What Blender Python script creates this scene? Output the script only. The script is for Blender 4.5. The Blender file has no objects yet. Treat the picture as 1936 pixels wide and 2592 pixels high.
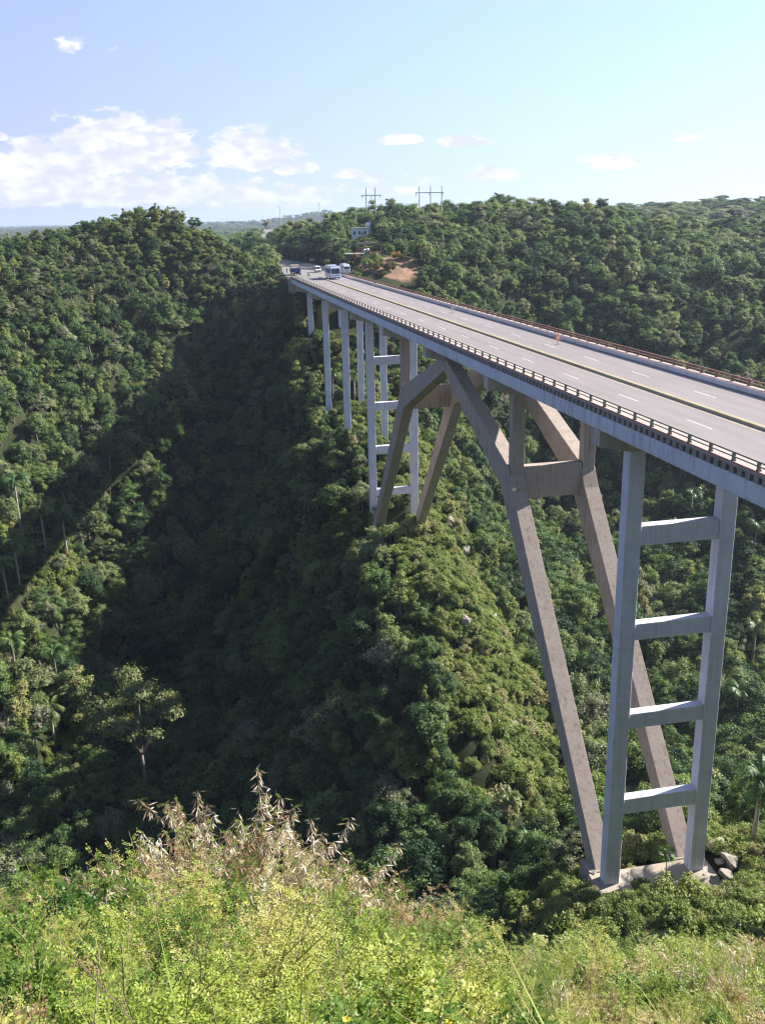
import bpy, bmesh, math, random
import numpy as np
from mathutils import Vector, Matrix
R = math.radians
S = bpy.context.scene
rng = np.random.default_rng(11)
random.seed(5)

# ---------------------------------------------------------------- camera
# world: x = across the bridge (right), y = along the bridge (away), z = up; z 0 = top of the guard rail at y 0
F_PX, PIT, ROLL, YAW = 2422.37, 0.29897, -0.02041, 0.19962
CAM = Vector((-32.381, 0.0, 13.831))
cy, sy, cp, sp = math.cos(YAW), math.sin(YAW), math.cos(PIT), math.sin(PIT)
FW = Vector((sy * cp, cy * cp, -sp))
RT0 = Vector((cy, -sy, 0)); UP0 = Vector((sy * sp, cy * sp, cp))
RT = RT0 * math.cos(ROLL) + UP0 * math.sin(ROLL)
UP = UP0 * math.cos(ROLL) - RT0 * math.sin(ROLL)
cd = bpy.data.cameras.new('camera'); co = bpy.data.objects.new('camera', cd); S.collection.objects.link(co)
m = Matrix((RT, UP, -FW)).transposed().to_4x4(); m.translation = CAM
co.matrix_world = m
cd.sensor_fit = 'VERTICAL'; cd.sensor_height = 36; cd.lens = F_PX / 2592 * 36
cd.clip_start = 0.2; cd.clip_end = 40000
S.camera = co

def ray(px, py):                       # a direction through a pixel of the 1936 x 2592 photograph
    return (FW + RT * ((px - 968) / F_PX) + UP * ((1296 - py) / F_PX)).normalized()

# ---------------------------------------------------------------- light
SUN_EL, SUN_AZ = R(33), R(76)          # azimuth from +y towards +x
S.view_settings.view_transform = 'Standard'; S.view_settings.look = 'None'
S.view_settings.exposure = 1.38; S.view_settings.gamma = 1.0
w = bpy.data.worlds.new('World'); S.world = w; w.use_nodes = True
SKY_STRENGTH = 0.065
sd = Vector((math.cos(SUN_EL) * math.sin(SUN_AZ), math.cos(SUN_EL) * math.cos(SUN_AZ), math.sin(SUN_EL)))
sl = bpy.data.lights.new('sun', 'SUN'); sl.energy = 5.0; sl.angle = R(0.5); sl.color = (1.0, 0.94, 0.84)
so = bpy.data.objects.new('sun', sl); S.collection.objects.link(so)
so.rotation_euler = sd.to_track_quat('Z', 'Y').to_euler()

S.cycles.use_adaptive_sampling = True; S.cycles.adaptive_threshold = .012; S.cycles.adaptive_min_samples = 24
S.cycles.use_denoising = True; S.cycles.denoiser = 'OPENIMAGEDENOISE'; S.cycles.denoising_input_passes = 'RGB_ALBEDO_NORMAL'; S.cycles.denoising_prefilter = 'ACCURATE'; S.cycles.pixel_filter_type = 'BLACKMAN_HARRIS'; S.cycles.filter_width = 1.25; S.cycles.max_bounces = 5; S.cycles.diffuse_bounces = 2; S.cycles.glossy_bounces = 1; S.cycles.transmission_bounces = 3
S.cycles.transparent_max_bounces = 6; S.cycles.volume_bounces = 0; S.cycles.caustics_reflective = False; S.cycles.caustics_refractive = False
def build_world():
    nt = w.node_tree; N = nt.nodes; L = nt.links; N.clear()
    def nd(t, **k):
        n = N.new(t)
        for a, b in k.items(): setattr(n, a, b)
        return n
    def mth(op, a, b=None, c=None, clamp=False):
        n = nd('ShaderNodeMath', operation=op); n.use_clamp = clamp
        for i, v in enumerate((a, b, c)):
            if v is None: continue
            if isinstance(v, (int, float)): n.inputs[i].default_value = v
            else: L.new(v, n.inputs[i])
        return n.outputs[0]
    out = nd('ShaderNodeOutputWorld'); bg = nd('ShaderNodeBackground'); bg.inputs['Strength'].default_value = SKY_STRENGTH
    sky = nd('ShaderNodeTexSky', sky_type='NISHITA'); sky.sun_disc = False
    sky.sun_elevation = SUN_EL; sky.sun_rotation = SUN_AZ; sky.air_density = 1.0; sky.dust_density = .35; sky.ozone_density = 2.2; sky.altitude = 100
    tc = nd('ShaderNodeTexCoord'); sep = nd('ShaderNodeSeparateXYZ'); L.new(tc.outputs['Generated'], sep.inputs[0])
    az = mth('MULTIPLY', mth('ARCTAN2', sep.outputs[0], sep.outputs[1]), 57.2958)
    el = mth('MULTIPLY', mth('ARCSINE', sep.outputs[2]), 57.2958)
    comb = nd('ShaderNodeCombineXYZ'); L.new(az, comb.inputs[0]); L.new(mth('MULTIPLY', el, 2.0), comb.inputs[1])
    n1 = nd('ShaderNodeTexNoise'); n1.inputs['Scale'].default_value = 0.75; n1.inputs['Detail'].default_value = 12; n1.inputs['Roughness'].default_value = .6
    L.new(comb.outputs[0], n1.inputs['Vector'])
    # (azimuth, elevation of the base, half width, height, strength): soft cloud banks
    blobs = CLOUDS
    mask = None
    for (a, e, wa, h, s) in blobs:
        dx = mth('DIVIDE', mth('SUBTRACT', az, a), wa)
        dy = mth('DIVIDE', mth('SUBTRACT', el, e), h)
        dyn = mth('MULTIPLY', mth('MINIMUM', dy, 0.0), 2.2)
        dyp = mth('MAXIMUM', dy, 0.0)
        d2 = mth('ADD', mth('MULTIPLY', dx, dx), mth('ADD', mth('MULTIPLY', dyn, dyn), mth('MULTIPLY', dyp, dyp)))
        v = mth('MULTIPLY', mth('SUBTRACT', 1.0, d2), s)
        mask = v if mask is None else mth('MAXIMUM', mask, v)
    mask = mth('MAXIMUM', mask, -0.6)
    dens = mth('ADD', mask, mth('MULTIPLY', mth('SUBTRACT', n1.outputs['Fac'], 0.52), 3.4))
    mr = nd('ShaderNodeMapRange', interpolation_type='SMOOTHSTEP'); L.new(dens, mr.inputs[0])
    mr.inputs[1].default_value = 0.12; mr.inputs[2].default_value = 0.72
    fac = mr.outputs[0]
    # brighter billows against lavender shaded bodies
    n2 = nd('ShaderNodeTexNoise'); n2.inputs['Scale'].default_value = 0.8; n2.inputs['Detail'].default_value = 6
    off = nd('ShaderNodeVectorMath', operation='ADD'); L.new(comb.outputs[0], off.inputs[0]); off.inputs[1].default_value = (3, -.6, 7)
    L.new(off.outputs[0], n2.inputs['Vector'])
    mr2 = nd('ShaderNodeMapRange'); L.new(n2.outputs['Fac'], mr2.inputs[0]); mr2.inputs[1].default_value = .42; mr2.inputs[2].default_value = .62
    cc = nd('ShaderNodeMix', data_type='RGBA'); L.new(mr2.outputs[0], cc.inputs['Factor'])
    cc.inputs['A'].default_value = (4.9, 5.0, 6.7, 1); cc.inputs['B'].default_value = (6.9, 6.8, 7.2, 1)
    hz = nd('ShaderNodeMapRange', interpolation_type='SMOOTHSTEP'); L.new(el, hz.inputs[0]); hz.inputs[1].default_value = 14; hz.inputs[2].default_value = -1
    hz.inputs[3].default_value = .6; hz.inputs[4].default_value = .8
    hz2 = nd('ShaderNodeMapRange', interpolation_type='SMOOTHSTEP'); L.new(el, hz2.inputs[0]); hz2.inputs[1].default_value = 30; hz2.inputs[2].default_value = 13
    hzf = mth('MULTIPLY', hz.outputs[0], hz2.outputs[0])
    ah = nd('ShaderNodeMapRange'); L.new(az, ah.inputs[0]); ah.inputs[1].default_value = -15; ah.inputs[2].default_value = 35
    hc = nd('ShaderNodeMix', data_type='RGBA'); L.new(ah.outputs[0], hc.inputs['Factor']); hc.inputs['A'].default_value = (2.8, 3.35, 6.3, 1); hc.inputs['B'].default_value = (4.4, 6.4, 7.2, 1)
    sk = nd('ShaderNodeMix', data_type='RGBA'); L.new(hzf, sk.inputs['Factor']); L.new(sky.outputs[0], sk.inputs['A']); L.new(hc.outputs['Result'], sk.inputs['B'])
    tn = nd('ShaderNodeMix', data_type='RGBA', blend_type='MULTIPLY'); tn.inputs['Factor'].default_value = 1; L.new(sk.outputs['Result'], tn.inputs['A']); tn.inputs['B'].default_value = (1.04, .98, 1.02, 1)
    mx = nd('ShaderNodeMix', data_type='RGBA'); L.new(mth('MULTIPLY', fac, .9), mx.inputs['Factor'])
    L.new(tn.outputs['Result'], mx.inputs['A']); L.new(cc.outputs['Result'], mx.inputs['B'])
    L.new(mx.outputs['Result'], bg.inputs[0]); L.new(bg.outputs[0], out.inputs[0])

def azel(x, y):
    d = ray(x * 1.1719, y * 1.1719)
    return math.degrees(math.atan2(d.x, d.y)), math.degrees(math.asin(d.z))
CLOUDS = []
for (x, y, hw, hh, s) in [(270, 335, 180, 92, 1.5), (90, 375, 180, 75, 1.35), (540, 340, 115, 66, 1.3), (640, 370, 70, 24, 1.0), (60, 425, 230, 55, 1.2), (330, 425, 300, 55, 1.15), (560, 435, 200, 42, 1.0),
                    (860, 305, 56, 18, 1.4), (1000, 310, 66, 20, 1.4), (750, 380, 46, 17, 1.4), (1060, 380, 66, 25, 1.35), (1320, 354, 75, 26, 1.2), (1490, 300, 40, 12, .5), (158, 104, 46, 22, .38), (214, 107, 34, 18, .42),
                    (20, 352, 60, 20, .9), (6, 300, 14, 12, 1.2), (860, 408, 140, 30, .7), (1300, 415, 200, 14, .3)]:
    a0, e0 = azel(x, y)
    CLOUDS.append((a0, e0, hw * 1.1719 / 42.3, hh * 1.1719 / 42.3, s))
build_world()

# ---------------------------------------------------------------- helpers
C = S.collection
def tag(o, label=None, cat=None, group=None, kind=None):
    if label: o['label'] = label
    if cat: o['category'] = cat
    if group: o['group'] = group
    if kind: o['kind'] = kind
    return o
def empty(name, loc=(0, 0, 0), rz=0.0):
    o = bpy.data.objects.new(name, None); C.objects.link(o); o.location = loc; o.rotation_euler = (0, 0, rz); o.empty_display_size = .2
    return o
def link(name, me, parent=None, loc=None):
    o = bpy.data.objects.new(name, me); C.objects.link(o)
    if parent is not None: o.parent = parent
    if loc is not None: o.location = loc
    return o
def copy_tree(o, parent=None):
    c = o.copy(); C.objects.link(c); c.parent = parent
    for ch in [x for x in o.children]: copy_tree(ch, c)
    return c

class MB:
    """collects shapes, builds one mesh"""
    def __init__(s): s.v = []; s.f = []; s.mi = []; s.k = 0
    def add(s, vs, fs, mi=None):
        b = len(s.v); s.v += [tuple(v) for v in vs]; s.f += [tuple(i + b for i in f) for f in fs]; s.mi += [s.k if mi is None else mi] * len(fs)
    def box(s, x0, x1, y0, y1, z0, z1):
        s.add([(x0, y0, z0), (x1, y0, z0), (x1, y1, z0), (x0, y1, z0), (x0, y0, z1), (x1, y0, z1), (x1, y1, z1), (x0, y1, z1)],
              [(0, 3, 2, 1), (4, 5, 6, 7), (0, 1, 5, 4), (1, 2, 6, 5), (2, 3, 7, 6), (3, 0, 4, 7)])
    def hexa(s, lo, hi):   # two quads of 4 points, each counter-clockwise from above
        s.add(list(lo) + list(hi), [(0, 3, 2, 1), (4, 5, 6, 7), (0, 1, 5, 4), (1, 2, 6, 5), (2, 3, 7, 6), (3, 0, 4, 7)])
    def extr_x(s, prof, x0, x1):   # profile of (y, z) points swept along x
        n = len(prof)
        s.add([(x0, y, z) for y, z in prof] + [(x1, y, z) for y, z in prof],
              [tuple(range(n)), tuple(range(2 * n - 1, n - 1, -1))] + [(i, i + n, (i + 1) % n + n, (i + 1) % n) for i in range(n)])
    def extr_y(s, prof, y0, y1):   # profile of (x, z)
        n = len(prof)
        s.add([(x, y0, z) for x, z in prof] + [(x, y1, z) for x, z in prof],
              [tuple(range(n - 1, -1, -1)), tuple(range(n, 2 * n))] + [(i, (i + 1) % n, (i + 1) % n + n, i + n) for i in range(n)])
    def tube(s, pts, rad, n=6, cap=True):
        pts = [Vector(p) for p in pts]
        rads = rad if isinstance(rad, (list, tuple)) else [rad] * len(pts)
        vs = []
        for i, p in enumerate(pts):
            d = (pts[min(i + 1, len(pts) - 1)] - pts[max(i - 1, 0)]).normalized()
            u = d.cross(Vector((0, 0, 1)) if abs(d.z) < .9 else Vector((1, 0, 0))).normalized(); v2 = d.cross(u)
            for k in range(n):
                a = 2 * math.pi * k / n
                vs.append(p + (u * math.cos(a) + v2 * math.sin(a)) * rads[i])
        fs = []
        for i in range(len(pts) - 1):
            for k in range(n):
                fs.append((i * n + k, i * n + (k + 1) % n, (i + 1) * n + (k + 1) % n, (i + 1) * n + k))
        if cap: fs += [tuple(range(n - 1, -1, -1)), tuple(range((len(pts) - 1) * n, len(pts) * n))]
        s.add(vs, fs)
    def ball(s, c, r, nu=10, nv=6, sq=1.0, jit=0.0):
        vs = [(c[0], c[1], c[2] + r * sq)]
        for j in range(1, nv):
            t = math.pi * j / nv
            for k in range(nu):
                a = 2 * math.pi * k / nu; q = r * (1 + jit * (random.random() - .5))
                vs.append((c[0] + q * math.sin(t) * math.cos(a), c[1] + q * math.sin(t) * math.sin(a), c[2] + q * sq * math.cos(t)))
        vs.append((c[0], c[1], c[2] - r * sq)); fs = []
        for k in range(nu):
            fs.append((0, 1 + k, 1 + (k + 1) % nu)); b = 1 + (nv - 2) * nu
            fs.append((b + k, len(vs) - 1, b + (k + 1) % nu))
        for j in range(nv - 2):
            for k in range(nu):
                a = 1 + j * nu
                fs.append((a + k, a + nu + k, a + nu + (k + 1) % nu, a + (k + 1) % nu))
        s.add(vs, fs)
    def mesh(s, name, mats, smooth=False):
        me = bpy.data.meshes.new(name); me.from_pydata(s.v, [], s.f)
        for mt in (mats if isinstance(mats, (list, tuple)) else [mats]): me.materials.append(mt)
        me.polygons.foreach_set('material_index', s.mi)
        if smooth: me.polygons.foreach_set('use_smooth', [True] * len(s.f))
        me.update(); return me
    def build(s, name, mats, parent=None, smooth=False, bevel=0.0, fix=True):
        me = s.mesh(name, mats, smooth)
        if fix:
            bm = bmesh.new(); bm.from_mesh(me); bmesh.ops.recalc_face_normals(bm, faces=bm.faces)
            if bevel: bmesh.ops.bevel(bm, geom=bm.edges[:], offset=bevel, segments=1, affect='EDGES', clamp_overlap=True)
            bm.to_mesh(me); bm.free()
        return link(name, me, parent)

def np_mesh(name, V, Fq, mats, mi=None, smooth=False):
    V = np.asarray(V, np.float32); Fq = np.asarray(Fq, np.int32); n = Fq.shape[1]
    me = bpy.data.meshes.new(name)
    me.vertices.add(len(V)); me.vertices.foreach_set('co', V.ravel())
    me.loops.add(Fq.size); me.loops.foreach_set('vertex_index', Fq.ravel())
    me.polygons.add(len(Fq)); me.polygons.foreach_set('loop_start', np.arange(len(Fq), dtype=np.int32) * n)
    for mt in (mats if isinstance(mats, (list, tuple)) else [mats]): me.materials.append(mt)
    if mi is not None: me.polygons.foreach_set('material_index', np.asarray(mi, np.int32))
    if smooth: me.polygons.foreach_set('use_smooth', np.ones(len(Fq), bool))
    me.update(calc_edges=True); me.validate()
    return me

# ---------------------------------------------------------------- materials
def mat(name, rough=.8, spec=.3):
    m = bpy.data.materials.new(name); m.use_nodes = True
    b = m.node_tree.nodes['Principled BSDF']; b.inputs['Roughness'].default_value = rough; b.inputs['Specular IOR Level'].default_value = spec
    return m, m.node_tree, b
def node(nt, t, **k):
    n = nt.nodes.new(t)
    for a, b in k.items(): setattr(n, a, b)
    return n
def ramp(nt, stops, interp='LINEAR'):
    r = node(nt, 'ShaderNodeValToRGB'); e = r.color_ramp; e.interpolation = interp
    while len(e.elements) < len(stops): e.elements.new(.5)
    for i, (p, c) in enumerate(stops): e.elements[i].position = p; e.elements[i].color = (*c, 1)
    return r
def mixc(nt, f, a, b, mode='MIX'):
    n = node(nt, 'ShaderNodeMix', data_type='RGBA', blend_type=mode); n.clamp_factor = True
    for key, v in (('Factor', f), ('A', a), ('B', b)):
        if isinstance(v, (float, int)): n.inputs[key].default_value = v
        elif isinstance(v, tuple): n.inputs[key].default_value = (*v, 1)
        else: nt.links.new(v, n.inputs[key])
    return n.outputs['Result']
def noise(nt, scale, detail=4, rough=.55, coord='Object', stretch=None):
    tc = node(nt, 'ShaderNodeTexCoord'); n = node(nt, 'ShaderNodeTexNoise'); n.inputs['Scale'].default_value = scale
    n.inputs['Detail'].default_value = detail; n.inputs['Roughness'].default_value = rough
    if stretch:
        mp = node(nt, 'ShaderNodeMapping'); mp.inputs['Scale'].default_value = stretch
        nt.links.new(tc.outputs[coord], mp.inputs[0]); nt.links.new(mp.outputs[0], n.inputs['Vector'])
    else: nt.links.new(tc.outputs[coord], n.inputs['Vector'])
    return n.outputs['Fac']
def rng_map(nt, v, a, b, c=0., d=1.):
    n = node(nt, 'ShaderNodeMapRange'); nt.links.new(v, n.inputs[0])
    for i, q in zip((1, 2, 3, 4), (a, b, c, d)): n.inputs[i].default_value = q
    return n.outputs[0]
def plain(name, col, rough=.6, var=.12, scale=3., metal=0., spec=.4):
    m, nt, b = mat(name, rough, spec)
    lo = tuple(c * (1 - var) for c in col); hi = tuple(min(1, c * (1 + var)) for c in col)
    r = ramp(nt, [(.3, lo), (.7, hi)]); nt.links.new(noise(nt, scale), r.inputs[0]); nt.links.new(r.outputs[0], b.inputs['Base Color'])
    b.inputs['Metallic'].default_value = metal
    return m
def concrete(name, base, stain, amount=.5, streak=(.9, .9, .12), lift=None, rust=None):
    m, nt, b = mat(name, .88, .2); L = nt.links
    n1 = noise(nt, .35, 6, .65); n2 = noise(nt, 2.2, 5, .6); n3 = noise(nt, 1.3, 5, .6, stretch=streak)
    c = mixc(nt, rng_map(nt, n1, .35, .7), base, tuple(x * .82 for x in base))
    c = mixc(nt, rng_map(nt, n3, .52, .74, 0, amount), c, stain)
    c = mixc(nt, rng_map(nt, n2, .3, .75, 0, .35), c, tuple(min(1, x * 1.15) for x in base))
    if rust: c = mixc(nt, rng_map(nt, noise(nt, .6, 6, .7, stretch=(1, 1, .35)), .6, .75, 0, .7), c, rust)
    # construction joints: faint lines across the lifts
    if lift:
        tc = node(nt, 'ShaderNodeTexCoord'); sp_ = node(nt, 'ShaderNodeSeparateXYZ'); L.new(tc.outputs['Object'], sp_.inputs[0])
        md = node(nt, 'ShaderNodeMath', operation='PINGPONG'); L.new(sp_.outputs[2], md.inputs[0]); md.inputs[1].default_value = lift / 2
        c = mixc(nt, rng_map(nt, md.outputs[0], .0, .07, .35, 0), c, tuple(x * .5 for x in base))
    L.new(c, b.inputs['Base Color'])
    bp = node(nt, 'ShaderNodeBump'); bp.inputs['Strength'].default_value = .35; bp.inputs['Distance'].default_value = .05
    L.new(n2, bp.inputs['Height']); L.new(bp.outputs[0], b.inputs['Normal'])
    return m
M = {}
M['pier'] = concrete('pier_concrete', (.67, .67, .79), (.38, .36, .35), .7, streak=(2.5, 2.5, .12), lift=4.6)
M['rib'] = concrete('old_concrete', (.43, .36, .32), (.15, .11, .09), .85, streak=(2.2, 2.2, .16), lift=3.1, rust=(.36, .25, .20))
M['cap'] = concrete('cap_concrete', (.48, .43, .39), (.16, .13, .11), .6, rust=(.28, .18, .13))
M['fascia'] = concrete('fascia_concrete', (.62, .64, .73), (.24, .22, .22), .8, streak=(1, 1.2, .12))
M['slab'] = concrete('sidewalk_concrete', (.42, .37, .34), (.3, .26, .23), .4)
M['kerbwhite'] = concrete('whitewashed_concrete', (.66, .64, .64), (.35, .32, .30), .5)
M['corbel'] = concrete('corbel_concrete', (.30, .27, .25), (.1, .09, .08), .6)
M['rail'] = concrete('rail_concrete', (.27, .25, .22), (.08, .08, .07), .5)
M['railfar'] = concrete('brown_rail', (.30, .16, .13), (.10, .07, .06), .5)
M['redpaint'] = plain('red_paint', (.42, .17, .15), .7, .35, 1.2)
M['dark'] = plain('dark_recess', (.03, .03, .03), .9)
M['footing'] = concrete('footing_concrete', (.40, .35, .29), (.13, .11, .08), .9, rust=(.20, .17, .11))

# asphalt with lane paint; painted lines are sheets of their own
def asphalt(name, base, coord='Object', tracks=True):
    m, nt, b = mat(name, .85, .25); L = nt.links
    n1 = noise(nt, .5, 6, .65, coord, (1, .12, 1)); n2 = noise(nt, 9, 4, .6, coord); n3 = noise(nt, .12, 5, .6, coord, (1, .5, 1))
    c = mixc(nt, rng_map(nt, n1, .35, .68), tuple(x * .86 for x in base), tuple(x * 1.1 for x in base))
    c = mixc(nt, rng_map(nt, n3, .5, .7, 0, .5), c, (base[0] * 1.12, base[1] * 1.02, base[2] * .95))
    c = mixc(nt, rng_map(nt, n2, .4, .7, 0, .4), c, tuple(x * .75 for x in base))
    n4 = noise(nt, .9, 8, .8, coord, (.5, 1.6, 1))
    rd = node(nt, 'ShaderNodeMath', operation='ABSOLUTE'); sb = node(nt, 'ShaderNodeMath', operation='SUBTRACT'); L.new(n4, sb.inputs[0]); sb.inputs[1].default_value = .5; L.new(sb.outputs[0], rd.inputs[0])
    c = mixc(nt, rng_map(nt, rd.outputs[0], 0, .006, .5, 0), c, tuple(x * .45 for x in base))
    if tracks:
        tc = node(nt, 'ShaderNodeTexCoord'); sx = node(nt, 'ShaderNodeSeparateXYZ'); L.new(tc.outputs['Object'], sx.inputs[0])
        md = node(nt, 'ShaderNodeMath', operation='PINGPONG'); ad = node(nt, 'ShaderNodeMath', operation='ADD'); L.new(sx.outputs[0], ad.inputs[0]); ad.inputs[1].default_value = 20.35
        L.new(ad.outputs[0], md.inputs[0]); md.inputs[1].default_value = .88
        w_ = node(nt, 'ShaderNodeMath', operation='MULTIPLY'); L.new(rng_map(nt, md.outputs[0], .3, .75), w_.inputs[0]); L.new(rng_map(nt, noise(nt, .4, 4, .6, coord, (1, .06, 1)), .35, .65, 0, .45), w_.inputs[1])
        c = mixc(nt, w_.outputs[0], c, tuple(x * .72 for x in base))
        vo = node(nt, 'ShaderNodeTexVoronoi'); mp = node(nt, 'ShaderNodeMapping'); mp.inputs['Scale'].default_value = (.28, .07, 1); L.new(tc.outputs['Object'], mp.inputs[0]); L.new(mp.outputs[0], vo.inputs['Vector']); vo.inputs['Scale'].default_value = 1
        sv = node(nt, 'ShaderNodeSeparateColor'); L.new(vo.outputs['Color'], sv.inputs[0]); c = mixc(nt, rng_map(nt, sv.outputs[0], .75, .76, 0, .22), c, tuple(x * .8 for x in base))
    L.new(c, b.inputs['Base Color'])
    return m
M['asphalt'] = asphalt('worn_asphalt', (.255, .228, .235))
M['asphalt2'] = asphalt('road_asphalt', (.24, .23, .235))
M['white_line'] = plain('white_road_paint', (.52, .50, .50), .7, .3, 3)
M['yellow_line'] = plain('yellow_road_paint', (.52, .42, .22), .7, .35, 1.2)
M['median'] = concrete('painted_kerb', (.37, .32, .21), (.20, .16, .09), .6, streak=(1, .3, 1))
M['darkstrip'] = plain('dark_strip_grey', (.06, .06, .065), .7)

def leaf_mat(name, stops, trans=.25, rough=.55, patch=1.1, objrand=True):
    m = bpy.data.materials.new(name); m.use_nodes = True; nt = m.node_tree; L = nt.links
    b = nt.nodes['Principled BSDF']; out = nt.nodes['Material Output']
    b.inputs['Roughness'].default_value = rough; b.inputs['Specular IOR Level'].default_value = .25
    oi = node(nt, 'ShaderNodeObjectInfo'); r = ramp(nt, stops)
    nz = noise(nt, patch, 5, .75)
    ad = node(nt, 'ShaderNodeMath', operation='MULTIPLY_ADD'); L.new(nz, ad.inputs[0]); ad.inputs[1].default_value = .8
    sc = node(nt, 'ShaderNodeMath', operation='MULTIPLY_ADD'); L.new(oi.outputs['Random'], sc.inputs[0]); sc.inputs[1].default_value = .9 if objrand else .2; sc.inputs[2].default_value = -.35 if objrand else .1
    L.new(sc.outputs[0], ad.inputs[2]); L.new(ad.outputs[0], r.inputs[0])
    L.new(r.outputs[0], b.inputs['Base Color'])
    if trans:
        t = node(nt, 'ShaderNodeBsdfTranslucent'); mx = node(nt, 'ShaderNodeMixShader'); mx.inputs[0].default_value = trans
        tcx = mixc(nt, 1.0, r.outputs[0], (1.3, 1.4, .6), 'MULTIPLY'); L.new(tcx, t.inputs[0])
        L.new(b.outputs[0], mx.inputs[1]); L.new(t.outputs[0], mx.inputs[2]); L.new(mx.outputs[0], out.inputs[0])
    return m
GREENS = [(0, (0.024, 0.060, 0.027)), (.22, (0.055, 0.112, 0.041)), (.42, (0.108, 0.185, 0.064)), (.62, (0.169, 0.252, 0.083)), (.82, (0.244, 0.299, 0.120)), (1, (0.274, 0.256, 0.224))]
M['leaf'] = leaf_mat('foliage', GREENS, .3)
M['scrub'] = leaf_mat('scrub_foliage', [(0, (0.121, 0.182, 0.042)), (.45, (0.220, 0.281, 0.073)), (.8, (0.297, 0.319, 0.110)), (1, (0.330, 0.281, 0.182))])
M['palmleaf'] = leaf_mat('palm_fronds', [(0, (.05, .11, .03)), (.6, (.09, .16, .04)), (1, (.15, .18, .06))], .25, .4)
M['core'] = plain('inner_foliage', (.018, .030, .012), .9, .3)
M['bark'] = plain('bark', (.22, .19, .16), .9, .3, 4)
M['palmbark'] = plain('palm_bark', (.34, .31, .28), .9, .2, 3)
M['twig'] = plain('bare_twigs', (.27, .24, .21), .9, .2, 3)

# ---------------------------------------------------------------- terrain
def rz(y): return -0.00612 * y                      # the deck's gentle fall
ROAD_Z = -1.05
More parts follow.
